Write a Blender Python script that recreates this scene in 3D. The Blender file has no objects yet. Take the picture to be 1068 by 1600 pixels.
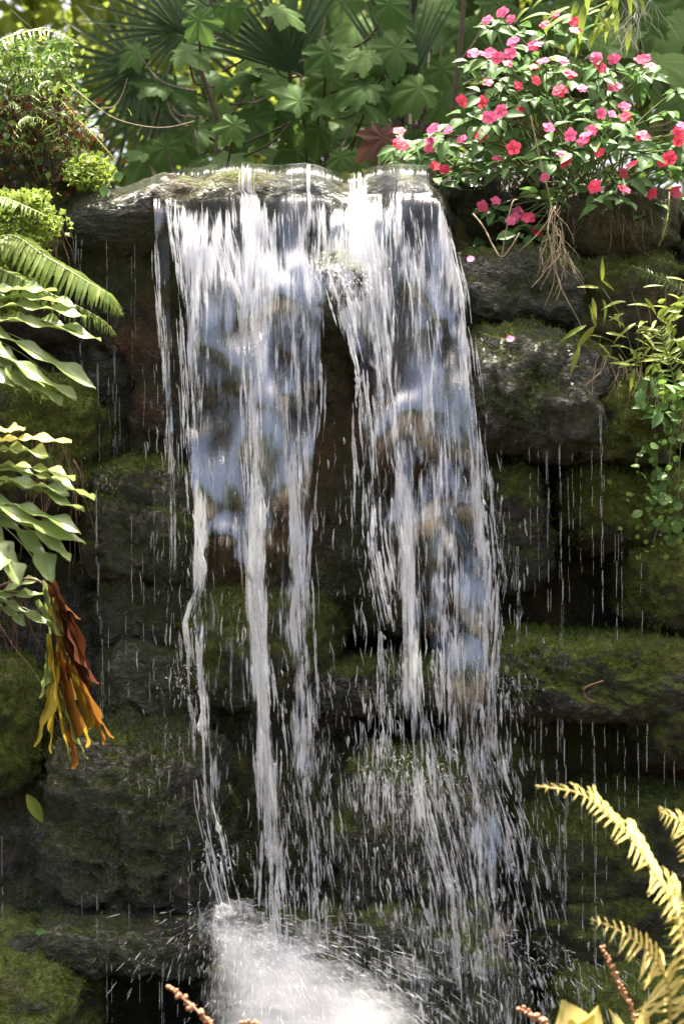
import bpy, bmesh, math, random
import numpy as np
from mathutils import Vector, Matrix, noise as mnoise

random.seed(7)
rng = np.random.default_rng(11)
R = math.radians
scene = bpy.context.scene
C = scene.collection

# ------------------------------------------------------------------ camera, sky, sun, exposure
D, S, CZ = 4.5, 625.0, 1.4          # camera distance to the fall, photo pixels per metre there, eye height
cam_d = bpy.data.cameras.new("camera")
cam = bpy.data.objects.new("camera", cam_d); C.objects.link(cam)
cam.location = (0, -D, CZ); cam.rotation_euler = (R(90), 0, 0)
cam_d.sensor_width = 36; cam_d.lens = 36 * D * S / 1600.0
cam_d.clip_end = 500; cam_d.clip_start = 0.05
cam_d.dof.use_dof = True; cam_d.dof.focus_distance = 4.35; cam_d.dof.aperture_fstop = 3.4
scene.camera = cam

SUN_EL, SUN_AZ = 78.0, 12.0          # azimuth: degrees from +Y (behind the fall) towards +X
world = bpy.data.worlds.new("World"); scene.world = world; world.use_nodes = True
wn = world.node_tree.nodes; wl = world.node_tree.links
bg = wn["Background"]; sky = wn.new("ShaderNodeTexSky")
sky.sky_type = 'NISHITA'; sky.sun_disc = False
sky.sun_elevation = R(SUN_EL); sky.sun_rotation = R(SUN_AZ)
sky.air_density = 0.6; sky.dust_density = 9.0; sky.ozone_density = 0.0
wl.new(sky.outputs[0], bg.inputs[0]); bg.inputs[1].default_value = 0.12
sun_d = bpy.data.lights.new("sun", 'SUN'); sun_d.energy = 4.6; sun_d.angle = R(0.53); sun_d.color = (1, .94, .82)
sun = bpy.data.objects.new("sun", sun_d); C.objects.link(sun)
sd = Vector((math.sin(R(SUN_AZ)) * math.cos(R(SUN_EL)), math.cos(R(SUN_AZ)) * math.cos(R(SUN_EL)), math.sin(R(SUN_EL))))
sun.rotation_euler = sd.to_track_quat('Z', 'Y').to_euler(); sun.location = sd * 30

vs = scene.view_settings
vs.view_transform = 'Standard'; vs.look = 'None'; vs.exposure = 2.25; vs.gamma = 1.0; vs.use_curve_mapping = False
cy = scene.cycles
cy.use_denoising = True; cy.max_bounces = 6; cy.diffuse_bounces = 3; cy.glossy_bounces = 3
cy.transmission_bounces = 4; cy.transparent_max_bounces = 24; cy.volume_bounces = 3; cy.volume_max_steps = 128; cy.volume_step_rate = 1.0
cy.caustics_reflective = False; cy.caustics_refractive = False
cy.sample_clamp_indirect = 6.0

# ------------------------------------------------------------------ helpers
W = {}                                # world matrices of what has been built


def P(px, py, y):
    k = (y + D) / (D * S)
    return Vector(((px - 534) * k, y, CZ + (800 - py) * k))


def K(y):
    return (y + D) / (D * S)


def tag(o, label, cat, group=None):
    o["label"] = label; o["category"] = cat
    if group: o["group"] = group
    return o


def thing(name, label, cat, loc=(0, 0, 0), group=None):
    o = bpy.data.objects.new(name, None); C.objects.link(o)
    o.empty_display_size = 0.05; o.location = loc
    W[o] = Matrix.Translation(Vector(loc))
    return tag(o, label, cat, group)


def part(name, me, parent=None, mw=None, mat=None, kind=None, label=None):
    o = bpy.data.objects.new(name, me); C.objects.link(o)
    mw = mw if mw is not None else Matrix.Identity(4)
    W[o] = mw
    if parent is not None:
        o.parent = parent; o.matrix_local = W[parent].inverted() @ mw
    else:
        o.matrix_local = mw
    if mat is not None:
        if len(me.materials) == 0: me.materials.append(mat)
        elif me.materials[0] != mat:
            o.material_slots[0].link = 'OBJECT'; o.material_slots[0].material = mat
    if kind: o["kind"] = kind
    if label: o["label"] = label
    return o


def mesh_np(name, v, f, uv=None, smooth=True, attr=None):
    """v (N,3), f (M,k) with k 3 or 4"""
    v = np.ascontiguousarray(v, dtype=np.float32); f = np.ascontiguousarray(f, dtype=np.int32)
    me = bpy.data.meshes.new(name); k = f.shape[1]
    me.vertices.add(len(v)); me.vertices.foreach_set("co", v.ravel())
    me.loops.add(f.size); me.loops.foreach_set("vertex_index", f.ravel())
    me.polygons.add(len(f))
    me.polygons.foreach_set("loop_start", np.arange(0, f.size, k, dtype=np.int32))
    me.polygons.foreach_set("loop_total", np.full(len(f), k, dtype=np.int32))
    if smooth: me.polygons.foreach_set("use_smooth", np.ones(len(f), dtype=bool))
    if uv is not None:
        u = me.uv_layers.new(name="UVMap"); u.data.foreach_set("uv", np.asarray(uv, dtype=np.float32)[f.ravel()].ravel())
    if attr:
        for an, av in attr.items():
            a = me.attributes.new(an, 'FLOAT', 'POINT'); a.data.foreach_set("value", np.asarray(av, dtype=np.float32))
    me.update(calc_edges=True); me.validate()
    return me


_perm = rng.permutation(512).astype(np.int64); _perm = np.concatenate([_perm, _perm, _perm])
_grad = rng.normal(size=(512, 3)); _grad /= np.linalg.norm(_grad, axis=1)[:, None]
_cell = rng.random((512, 3))


def _hash(ix, iy, iz):
    return _perm[(_perm[(_perm[ix & 511] + iy) & 511] + iz) & 511]


def gnoise(p, seed=0):
    p = np.asarray(p, dtype=np.float64) + np.array([seed * 13.17, seed * 7.31, seed * 3.77])
    i = np.floor(p).astype(np.int64); f = p - i; w = f * f * f * (f * (f * 6 - 15) + 10)
    out = 0
    for dx in (0, 1):
        for dy in (0, 1):
            for dz in (0, 1):
                g = _grad[_hash(i[:, 0] + dx, i[:, 1] + dy, i[:, 2] + dz)]
                d = g[:, 0] * (f[:, 0] - dx) + g[:, 1] * (f[:, 1] - dy) + g[:, 2] * (f[:, 2] - dz)
                ww = (w[:, 0] if dx else 1 - w[:, 0]) * (w[:, 1] if dy else 1 - w[:, 1]) * (w[:, 2] if dz else 1 - w[:, 2])
                out = out + d * ww
    return out * 1.5


def fbm(p, o=4, seed=0, gain=.5):
    p = np.asarray(p, dtype=np.float64); a, s, t = 1.0, 0, 0
    for k in range(o):
        s = s + a * gnoise(p * (2.03 ** k), seed + k * 3); t += a; a *= gain
    return s / t


def ridged(p, o=3, seed=0):
    a, s, t = 1.0, 0, 0
    for k in range(o):
        s = s + a * (1 - 2 * np.abs(gnoise(p * (2.1 ** k), seed + k * 5))); t += a; a *= .5
    return s / t


def worley(p, seed=0):
    p = np.asarray(p) + seed * 5.3; i = np.floor(p).astype(np.int64)
    f1 = np.full(len(p), 9.0); f2 = np.full(len(p), 9.0)
    for dx in (-1, 0, 1):
        for dy in (-1, 0, 1):
            for dz in (-1, 0, 1):
                c = i + np.array([dx, dy, dz]); q = c + _cell[_hash(c[:, 0], c[:, 1], c[:, 2])]
                d = np.linalg.norm(p - q, axis=1)
                n = d < f1
                f2 = np.where(n, f1, np.minimum(f2, d)); f1 = np.where(n, d, f1)
    return f1, f2


def basis(x, z):
    x = Vector(x).normalized(); z = Vector(z); y = z.cross(x)
    if y.length < 1e-5: y = Vector((0, 1, .1)).cross(x)
    y.normalize(); z = x.cross(y)
    return Matrix((x, y, z)).transposed().to_4x4()


def place(loc, x, z, s):
    m = Matrix.Translation(Vector(loc)) @ basis(x, z)
    return m @ (Matrix.Diagonal((s, s, s, 1)) if not isinstance(s, tuple) else Matrix.Diagonal((*s, 1)))


def tubes(paths, radii, sides=5):
    """paths (N,K,3), radii (N,K) -> verts, quads"""
    paths = np.asarray(paths, dtype=np.float64); N, Kp, _ = paths.shape
    t = np.gradient(paths, axis=1); t /= np.linalg.norm(t, axis=2)[..., None] + 1e-9
    ref = np.where(np.abs(t[:, :1, 2:3]) > .8, np.array([[[1., 0, 0]]]), np.array([[[0, 0, 1.]]]))
    a = np.cross(t, ref); a /= np.linalg.norm(a, axis=2)[..., None] + 1e-9
    b = np.cross(t, a)
    th = np.arange(sides) * 2 * np.pi / sides
    ring = a[:, :, None] * np.cos(th)[None, None, :, None] + b[:, :, None] * np.sin(th)[None, None, :, None]
    v = paths[:, :, None] + ring * np.asarray(radii)[:, :, None, None]
    idx = np.arange(N * Kp * sides).reshape(N, Kp, sides)
    q = np.stack([idx[:, :-1], np.roll(idx, -1, 2)[:, :-1], np.roll(idx, -1, 2)[:, 1:], idx[:, 1:]], -1).reshape(-1, 4)
    return v.reshape(-1, 3), q


def tube_mesh(name, pts, r0, r1=None, sides=6, n=None):
    pts = [Vector(p) for p in pts]
    pts = smooth_path(pts, n or max(4, len(pts) * 3))
    r1 = r0 if r1 is None else r1
    v, q = tubes(np.array([pts]), np.linspace(r0, r1, len(pts))[None], sides)
    return mesh_np(name, v, q)


def smooth_path(pts, n):
    pts = [Vector(p) for p in pts]
    if len(pts) < 3:
        return [pts[0].lerp(pts[-1], i / (n - 1)) for i in range(n)]
    out = []
    m = len(pts) - 1
    for i in range(n):
        t = i / (n - 1) * m; k = min(int(t), m - 1); f = t - k
        p0, p1, p2, p3 = pts[max(k - 1, 0)], pts[k], pts[k + 1], pts[min(k + 2, m)]
        out.append(0.5 * ((2 * p1) + (p2 - p0) * f + (2 * p0 - 5 * p1 + 4 * p2 - p3) * f * f + (3 * p1 - p0 - 3 * p2 + p3) * f ** 3))
    return out


# ------------------------------------------------------------------ materials
class NT:
    def __init__(s, name):
        s.m = bpy.data.materials.new(name); s.m.use_nodes = True
        s.n = s.m.node_tree.nodes; s.l = s.m.node_tree.links; s.n.clear()
        s.out = s.n.new("ShaderNodeOutputMaterial")

    def new(s, t, **kw):
        n = s.n.new("ShaderNode" + t)
        for k, v in kw.items(): setattr(n, k, v)
        return n

    def set(s, sock, v):
        if hasattr(v, "links") or isinstance(v, bpy.types.NodeSocket): s.l.new(v, sock)
        elif v is not None: sock.default_value = v

    def noise(s, vec, scale, detail=4, rough=.55, dist=0.0):
        n = s.new("TexNoise"); s.set(n.inputs["Vector"], vec); n.inputs["Scale"].default_value = scale
        n.inputs["Detail"].default_value = detail; n.inputs["Roughness"].default_value = rough
        n.inputs["Distortion"].default_value = dist
        return n.outputs["Fac"]

    def math(s, op, a, b=0.0, c=0.0, clamp=False):
        n = s.new("Math", operation=op); n.use_clamp = clamp
        s.set(n.inputs[0], a); s.set(n.inputs[1], b); s.set(n.inputs[2], c)
        return n.outputs[0]

    def ramp(s, v, lo, hi, a=0.0, b=1.0):
        n = s.new("MapRange"); n.interpolation_type = 'SMOOTHSTEP'
        s.set(n.inputs[0], v); n.inputs[1].default_value = lo; n.inputs[2].default_value = hi
        n.inputs[3].default_value = a; n.inputs[4].default_value = b
        return n.outputs[0]

    def mix(s, f, a, b):
        n = s.new("Mix", data_type='RGBA'); s.set(n.inputs[0], f)
        s.set(n.inputs[6], (*a, 1) if isinstance(a, tuple) else a); s.set(n.inputs[7], (*b, 1) if isinstance(b, tuple) else b)
        return n.outputs[2]

    def mixs(s, f, a, b):
        n = s.new("MixShader"); s.set(n.inputs[0], f); s.l.new(a, n.inputs[1]); s.l.new(b, n.inputs[2])
        return n.outputs[0]

    def bump(s, h, strength, dist, normal=None):
        n = s.new("Bump"); n.inputs["Strength"].default_value = strength; n.inputs["Distance"].default_value = dist
        s.l.new(h, n.inputs["Height"])
        if normal: s.l.new(normal, n.inputs["Normal"])
        return n.outputs[0]

    def prin(s, col, rough, normal=None, spec=.5, **kw):
        n = s.new("BsdfPrincipled"); s.set(n.inputs["Base Color"], (*col, 1) if isinstance(col, tuple) else col)
        s.set(n.inputs["Roughness"], rough); s.set(n.inputs["Specular IOR Level"], spec)
        if normal: s.l.new(normal, n.inputs["Normal"])
        for k, v in kw.items(): s.set(n.inputs[k.replace("_", " ")], v)
        return n.outputs[0]

    def done(s, sh):
        s.l.new(sh, s.out.inputs["Surface"]); return s.m


_rock_cache = {}


def rock_mat(moss=.4, wet=.6, rust=.2, grey=.5, ochre=0.0):
    key = (moss, wet, rust, grey, ochre)
    if key in _rock_cache: return _rock_cache[key]
    t = NT("wet_rock_%d" % len(_rock_cache))
    g = t.new("NewGeometry"); pos = g.outputs["Position"]
    sep = t.new("SeparateXYZ"); t.l.new(g.outputs["Normal"], sep.inputs[0]); nz = sep.outputs[2]
    n_low = t.noise(pos, 3.1, 5, .6, .4); n_mid = t.noise(pos, 14, 6, .62, .6); n_fine = t.noise(pos, 70, 6, .65, .4)
    n_b = t.noise(pos, 5.3, 4, .6); n_c = t.noise(pos, 8.7, 5, .6, 1.0); n_spk = t.noise(pos, 160, 3, .7)
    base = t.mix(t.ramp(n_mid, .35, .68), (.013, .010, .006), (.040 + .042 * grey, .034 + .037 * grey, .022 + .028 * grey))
    base = t.mix(t.ramp(n_fine, .50, .72, 0, .5), base, (.10, .088, .064))
    base = t.mix(t.ramp(n_b, .62 - .25 * rust, .80 - .2 * rust, 0, min(1, rust * 1.6)), base, t.mix(n_fine, (.10, .040, .016), (.26, .12, .045)))
    if ochre: base = t.mix(t.ramp(n_c, .6 - .3 * ochre, .75 - .25 * ochre, 0, .9), base, t.mix(n_fine, (.10, .055, .015), (.30, .20, .07)))
    base = t.mix(t.ramp(n_c, .66, .72, 0, .5), base, (.30, .25, .16))
    algae = t.mix(n_fine, (.022, .028, .008), (.085, .100, .024))
    base = t.mix(t.ramp(n_low, .36, .60, 0, .85), base, algae)
    mo = t.math('ADD', t.math('MULTIPLY', nz, .30), t.math('ADD', t.math('MULTIPLY', n_b, .9), t.math('MULTIPLY', n_mid, .5)))
    mo = t.ramp(mo, 1.12 - moss * .75, 1.28 - moss * .75)
    mosscol = t.mix(t.ramp(n_fine, .3, .7), (.042, .060, .008), (.165, .205, .028))
    mosscol = t.mix(t.ramp(n_c, .45, .7, 0, .55), mosscol, (.085, .065, .016))
    col = t.mix(mo, base, mosscol)
    wetn = t.ramp(t.noise(pos, 6.5, 4, .6), .60 - .38 * wet, .76 - .38 * wet)
    rough = t.math('ADD', t.math('MULTIPLY', wetn, -.36), t.math('ADD', .52, t.math('MULTIPLY', n_spk, .10)))
    rough = t.math('ADD', rough, t.math('MULTIPLY', mo, .40), clamp=True)
    h = t.math('ADD', t.math('MULTIPLY', n_fine, 1.0), t.math('ADD', t.math('MULTIPLY', n_spk, .35), t.math('MULTIPLY', n_mid, 1.6)))
    nor = t.bump(h, 1.0, .030)
    nor2 = t.bump(t.math('ADD', n_fine, t.math('MULTIPLY', n_mid, 1.6)), 1.0, .045)
    _rock_cache[key] = t.done(t.prin(col, rough, nor, .4, Coat_Weight=t.math('MULTIPLY', wetn, t.math('SUBTRACT', 1.0, mo), clamp=True), Coat_Roughness=.06, Coat_IOR=1.45, Coat_Normal=nor2))
    return _rock_cache[key]


def leaf_mat(name, c1, c2, trans=.35, rough=.42, vein=True, spec=.22):
    t = NT(name)
    oi = t.new("ObjectInfo"); g = t.new("NewGeometry")
    f = t.math('FRACT', t.math('ADD', oi.outputs["Random"], t.math('MULTIPLY', g.outputs["Random Per Island"], 7.31)))
    n = t.noise(g.outputs["Position"], 45, 3)
    col = t.mix(t.math('ADD', t.math('MULTIPLY', f, .75), t.math('MULTIPLY', n, .35), clamp=True), c1, c2)
    nor = t.bump(n, .35, .004)
    p = t.prin(col, rough, nor, spec)
    tr = t.new("BsdfTranslucent"); t.l.new(t.mix(.5, col, tuple(min(1, x * 1.7) for x in c2)), tr.inputs[0])
    return t.done(t.mixs(trans, p, tr.outputs[0]))


M = {}
M['fern'] = leaf_mat('fern_green', (.10, .17, .030), (.22, .28, .055), .42, .40)
M['fernL'] = leaf_mat('fern_lobed', (.13, .20, .055), (.28, .34, .11), .34, .36, spec=.45)
M['fernY'] = leaf_mat('fern_yellow', (.42, .35, .08), (.64, .53, .19), .40, .42)  # yellow leaf colour, paled to carry the sun glare on the foreground fern
M['palm'] = leaf_mat('palm_leaf', (.028, .060, .018), (.070, .115, .035), .30, .45)
M['shrub'] = leaf_mat('shrub_leaf', (.045, .100, .022), (.100, .175, .040), .36, .6, spec=.12)
M['shrubY'] = leaf_mat('shrub_leaf_light', (.13, .19, .030), (.26, .32, .05), .45, .5)
M['far'] = leaf_mat('tree_leaf_light', (.10, .16, .02), (.26, .30, .05), .5, .55)
M['far2'] = leaf_mat('tree_leaf_dark', (.03, .06, .012), (.09, .14, .025), .4, .55)
M['imp'] = leaf_mat('impatiens_leaf', (.055, .130, .034), (.130, .240, .062), .30, .50, spec=.28)
M['clover'] = leaf_mat('small_leaf', (.13, .20, .025), (.25, .32, .055), .40, .5)
M['smallg'] = leaf_mat('small_leaf_green', (.05, .11, .022), (.12, .20, .040), .35, .45)
M['pink'] = leaf_mat('petal_pink', (.78, .09, .21), (.86, .17, .34), .30, .5)
M['coral'] = leaf_mat('petal_coral', (.68, .03, .07), (.80, .09, .16), .30, .5)
M['yellow'] = leaf_mat('leaf_yellowing', (.34, .28, .03), (.50, .36, .04), .35, .5)
M['orange'] = leaf_mat('leaf_orange', (.20, .075, .014), (.38, .17, .025), .25, .6)
M['brown'] = leaf_mat('leaf_brown', (.040, .014, .007), (.12, .038, .014), .15, .5)
M['deadbig'] = leaf_mat('leaf_dead_reddish', (.10, .045, .025), (.16, .07, .04), .2, .6)
M['moss'] = leaf_mat('moss_blade', (.040, .065, .008), (.15, .20, .026), .30, .8, spec=.2)
M['bamboo'] = leaf_mat('blade_leaf', (.11, .17, .02), (.30, .33, .05), .40, .45)
M['petalfall'] = M['pink']


def plain(name, c1, c2, rough=.7, scale=40, bs=.5):
    t = NT(name); g = t.new("NewGeometry"); n = t.noise(g.outputs["Position"], scale, 4)
    return t.done(t.prin(t.mix(t.ramp(n, .3, .7), c1, c2), rough, t.bump(n, bs, .004)))


M['stem'] = plain('green_stem', (.08, .12, .03), (.16, .17, .06))
M['stemr'] = plain('reddish_stem', (.050, .036, .02), (.10, .068, .034))
M['twig'] = plain('dead_twig', (.10, .055, .025), (.20, .12, .06))
M['root'] = plain('pale_root', (.22, .16, .09), (.42, .33, .20))
M['rootd'] = plain('dark_root', (.07, .04, .022), (.17, .10, .05))
M['bark'] = plain('bark', (.035, .024, .016), (.10, .075, .05), .85, 25, 1.0)
M['greymoss'] = plain('grey_moss', (.22, .21, .18), (.38, .37, .32), .9)
M['rachis'] = plain('yellow_stalk', (.28, .22, .05), (.45, .36, .10), .5)
M['rachisg'] = plain('green_stalk', (.14, .16, .04), (.24, .25, .08), .5)
M['spike'] = plain('dry_flower_spike', (.30, .12, .05), (.50, .27, .15), .6, 120)
M['soil'] = plain('soil', (.030, .022, .014), (.075, .055, .030), .9, 12, 1.0)

# falling water: clear film with white aerated streaks, following the flow through the UV map (metres across, metres down)
def water_mat(name, foam_bias, clear_op=1.0):
    t = NT(name)
    uv = t.new("UVMap").outputs[0]
    at = t.new("Attribute", attribute_name="foam").outputs["Fac"]; fd = t.new("Attribute", attribute_name="cover").outputs["Fac"]; gs_ = t.new("Attribute", attribute_name="sheen").outputs["Fac"]

    def mp(sx, sy, off=0.0):
        m = t.new("Mapping"); t.l.new(uv, m.inputs[0]); m.inputs["Scale"].default_value = (sx, sy, 1); m.inputs["Location"].default_value = (off, off * .7, off)
        return m.outputs[0]
    s1 = t.noise(mp(32, 2.8), 1.0, 3, .55, .35); s2 = t.noise(mp(95, 7.5, 3), 1.0, 3, .55, .3); s3 = t.noise(mp(240, 26, 7), 1.0, 2, .6)
    big = t.noise(mp(7, 5.0, 9), 1.0, 1, .4, .3); gap = t.noise(mp(24, 9, 5), 1.0, 3, .6, .5)
    st = t.math('ADD', t.math('MULTIPLY', s1, 1.0), t.math('ADD', t.math('MULTIPLY', s2, .95), t.math('MULTIPLY', s3, .40)))
    st = t.math('ADD', st, t.math('MULTIPLY', t.math('SUBTRACT', at, .5), .8))
    foam = t.ramp(st, 1.17 - foam_bias, 1.42 - foam_bias)
    cv = t.math('ADD', t.math('MULTIPLY', s1, .50), t.math('ADD', t.math('MULTIPLY', s2, .50), t.math('MULTIPLY', gap, .65)))
    cover = t.ramp(t.math('ADD', cv, fd), 1.23, 1.45)
    h = t.math('ADD', t.math('MULTIPLY', big, 3.4), t.math('ADD', t.math('MULTIPLY', s1, .40), t.math('MULTIPLY', s2, .10)))
    nor = t.bump(h, 1.0, .03)
    tr = t.new("BsdfTransparent"); tr.inputs[0].default_value = (.95, .96, .93, 1)
    gl = t.new("BsdfGlossy"); gl.inputs["Color"].default_value = (.95, .97, 1, 1); gl.inputs["Roughness"].default_value = .20; t.l.new(nor, gl.inputs["Normal"])
    fr = t.new("Fresnel"); fr.inputs[0].default_value = 1.45; t.l.new(nor, fr.inputs["Normal"])
    clear = t.mixs(t.math('MULTIPLY', t.math('ADD', t.math('MULTIPLY', fr.outputs[0], 1.6), .09, clamp=True), t.math('MULTIPLY', gs_, t.ramp(big, .42, .60, .25, 2.0))), tr.outputs[0], gl.outputs[0])
    df = t.new("BsdfDiffuse"); df.inputs[0].default_value = (.93, .94, .95, 1)
    tl = t.new("BsdfTranslucent"); tl.inputs[0].default_value = (.93, .94, .95, 1)
    w = t.mixs(.45, df.outputs[0], tl.outputs[0])
    g2 = t.new("BsdfGlossy"); g2.inputs["Roughness"].default_value = .22; t.l.new(nor, g2.inputs["Normal"])
    w = t.mixs(.12, w, g2.outputs[0])
    tr2 = t.new("BsdfTransparent")
    sh = t.mixs(t.math('MULTIPLY', foam, .93), clear, w)
    return t.done(t.mixs(cover, tr2.outputs[0], sh))


def strand_mat(name, op):
    t = NT(name)
    g = t.new("NewGeometry"); n = t.noise(g.outputs["Position"], 90, 2)
    df = t.new("BsdfDiffuse"); df.inputs[0].default_value = (.93, .94, .95, 1)
    tl = t.new("BsdfTranslucent"); tl.inputs[0].default_value = (.93, .94, .95, 1)
    gl = t.new("BsdfGlossy"); gl.inputs["Roughness"].default_value = .18
    w = t.mixs(.14, t.mixs(.45, df.outputs[0], tl.outputs[0]), gl.outputs[0])
    tr = t.new("BsdfTransparent")
    a = t.math('MULTIPLY', t.ramp(n, .25, .65, .55, 1.0), op)
    a = t.math('MULTIPLY', a, t.math('ADD', .45, t.math('MULTIPLY', g.outputs["Random Per Island"], .75)), clamp=True)
    return t.done(t.mixs(a, tr.outputs[0], w))


M['sheet'] = water_mat('falling_water_film', .03)
M['strand'] = strand_mat('white_water', .50)
M['spray'] = strand_mat('fine_spray', .36)
M['drip'] = strand_mat('dripping_water', .34)

# ------------------------------------------------------------------ ground, pool
def build_ground():
    ys = np.concatenate([np.linspace(-70, -8, 20), np.linspace(-7.5, -1.2, 26), np.linspace(-1.1, .0, 14), np.linspace(.03, .75, 50), np.linspace(.85, 6, 30), np.linspace(6.6, 110, 30)])
    xs = np.concatenate([np.linspace(-90, -6, 22), np.linspace(-5.6, -1.6, 18), np.linspace(-1.5, 1.5, 90), np.linspace(1.6, 5.6, 18), np.linspace(6, 90, 22)])
    X, Y = np.meshgrid(xs, ys, indexing='ij'); X = X.ravel(); Y = Y.ravel()
    s = np.clip((Y - .28) / .35, 0, 1); s = s * s * (3 - 2 * s)
    Z = -.12 + s * 2.20
    p = np.stack([X, Y, Z], 1)
    Z = Z + .05 * fbm(p * 1.3, 4, 2) * np.clip(np.abs(Y) / 1.0 + .4, 0, 1)
    Z = Z + np.where((Y < -1.4) & (Y > -60), .10 * np.clip((-1.4 - Y), 0, 1), 0)
    Z = Z + np.clip(Y - 12, 0, 60) * .02
    Yd = Y + np.where((s > .02) & (s < .98), .10 * fbm(np.stack([X * 3, X * 0, Z * 3], 1), 4, 8), 0)
    nx, ny = len(xs), len(ys); idx = np.arange(nx * ny).reshape(nx, ny)
    f = np.stack([idx[:-1, :-1], idx[1:, :-1], idx[1:, 1:], idx[:-1, 1:]], -1).reshape(-1, 4)
    g = part("ground", mesh_np("ground", np.stack([X, Yd, Z], 1), f), None, None, M['soil'], "structure")


build_ground()
t = NT("pool_water")
gg = t.new("NewGeometry"); nn = t.noise(gg.outputs["Position"], 14, 4)
M['pool'] = t.done(t.prin((.012, .016, .010), .06, t.bump(nn, .6, .03), .6))
xs = np.linspace(-1.9, 1.9, 40); ys = np.linspace(-1.45, .2, 24)
X, Y = np.meshgrid(xs, ys, indexing='ij'); X = X.ravel(); Y = Y.ravel()
idx = np.arange(40 * 24).reshape(40, 24)
part("pool_water", mesh_np("pool_water", np.stack([X, Y, -.02 + .006 * fbm(np.stack([X * 9, Y * 9, X * 0], 1), 3)], 1),
     np.stack([idx[:-1, :-1], idx[1:, :-1], idx[1:, 1:], idx[:-1, 1:]], -1).reshape(-1, 4)), None, None, M['pool'], "structure")

# ------------------------------------------------------------------ rocks
_ico = {}


def ico(n):
    if n not in _ico:
        bm = bmesh.new(); bmesh.ops.create_icosphere(bm, subdivisions=n, radius=1)
        bm.verts.ensure_lookup_table()
        v = np.array([x.co[:] for x in bm.verts]); f = np.array([[q.index for q in x.verts] for x in bm.faces]); bm.free()
        _ico[n] = (v / np.linalg.norm(v, axis=1)[:, None], f)
    return _ico[n]


ROCKS = []


def boulder(name, label, box, front, depth, p=3.0, seed=0, rough=1.0, rot=0.0, tilt=0.0, sub=5, moss_tufts=0, cat="rock", group="rocks of the waterfall", **mp):
    x0, y0, x1, y1 = box; yc = front + depth; k = K(front + depth * .4)
    c = P((x0 + x1) / 2, (y0 + y1) / 2, front + depth * .4); c.y = yc
    rx, rz = (x1 - x0) / 2 * k, (y1 - y0) / 2 * k
    d, f = ico(sub)
    if isinstance(p, tuple):
        rho = (np.abs(d[:, 1]) ** p[1] + np.abs(d[:, 2]) ** p[1]) ** (1 / p[1]); r = 1 / (np.abs(d[:, 0]) ** p[0] + rho ** p[0]) ** (1 / p[0])
    else:
        p = p * 1.25; r = 1 / (np.abs(d) ** p).sum(1) ** (1 / p)
    rad = np.array([rx, depth, rz])
    v = d * r[:, None] * rad
    n = d / rad; n /= np.linalg.norm(n, axis=1)[:, None]
    sz = min(rx, rz, depth)
    q = v / max(sz, .07) + seed * 3.7
    w1, w2 = worley(q * .95 + .3 * fbm(q * 1.5, 2, seed)[:, None], seed)
    st_ = ridged(np.stack([q[:, 0] * .8, q[:, 1] * .8, q[:, 2] * 3.2 + .5 * q[:, 0]], 1), 2, seed + 4)
    fx = q[:, 2] * 1.1 + .35 * q[:, 0] + .5 * fbm(q * .9, 3, seed + 9); ter = fx - np.floor(fx); ter = np.where(ter < .82, ter / .82, (1 - ter) / .18)
    disp = .09 * st_ + .16 * fbm(q * .8, 3, seed) + .10 * ridged(q * 1.5, 3, seed + 2) - .07 * np.exp(-((w2 - w1) / .07) ** 2) + .16 * (w1 - .5) + .13 * (ter - .5)
    wp = v + np.array(c)
    p1, p2 = worley(wp * 22, 3)
    micro = .018 * ridged(wp * 13, 4, 4) + .010 * fbm(wp * 36, 4, 5) + .005 * gnoise(wp * 95, 6) - .010 * np.exp(-(p1 / .28) ** 2)
    v = v + n * (disp * sz * rough + micro * min(1.2, rough + .2))[:, None]
    ca, sa = math.cos(R(rot)), math.sin(R(rot))
    v = np.stack([v[:, 0] * ca - v[:, 2] * sa, v[:, 1] + math.sin(R(tilt)) * v[:, 2], v[:, 0] * sa + v[:, 2] * ca], 1)
    if name == "lip_slab":
        v[:, 2] += brink(534 + (v[:, 0] + c.x) / K(-.05)) * np.clip(v[:, 2] / rz + .6, 0, 1)
    me = mesh_np(name, v, f)
    o = part(name, me, None, Matrix.Translation(c), rock_mat(**mp))
    tag(o, label, cat, group)
    if moss_tufts:
        me.calc_loop_triangles()
        nn = np.zeros(len(v) * 3, dtype=np.float32); me.vertex_normals.foreach_get("vector", nn); nn = nn.reshape(-1, 3)
        wv = v + np.array(c)
        mask = nn[:, 2] * .55 + fbm(wv * 7, 3, 9) * 1.1 + .30 - np.clip(nn[:, 1], 0, 1) * 2
        pr = np.clip(mask, 0, 1) ** 1.5; pr = pr / pr.sum()
        pick = rng.choice(len(v), moss_tufts, p=pr)
        moss_mesh(o, wv[pick] + rng.normal(0, .004, (moss_tufts, 3)), nn[pick])
    ROCKS.append(o)
    return o


def moss_mesh(rock, pos, nor, ln=.011):
    n = len(pos); L = ln * rng.uniform(.5, 1.5, n)
    d = nor + rng.normal(0, .55, (n, 3)); d[:, 2] += .15; d /= np.linalg.norm(d, axis=1)[:, None]
    s = np.cross(d, rng.normal(size=(n, 3))); s /= np.linalg.norm(s, axis=1)[:, None]
    w = (.0022 * rng.uniform(.6, 1.4, n))[:, None]
    base = pos - nor * .003
    v = np.stack([base - s * w, base + s * w, base + d * L[:, None] + rng.normal(0, .001, (n, 3))], 1).reshape(-1, 3)
    part("moss", mesh_np("moss", v, np.arange(n * 3).reshape(-1, 3)), rock, None, M['moss'], "stuff")


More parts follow.
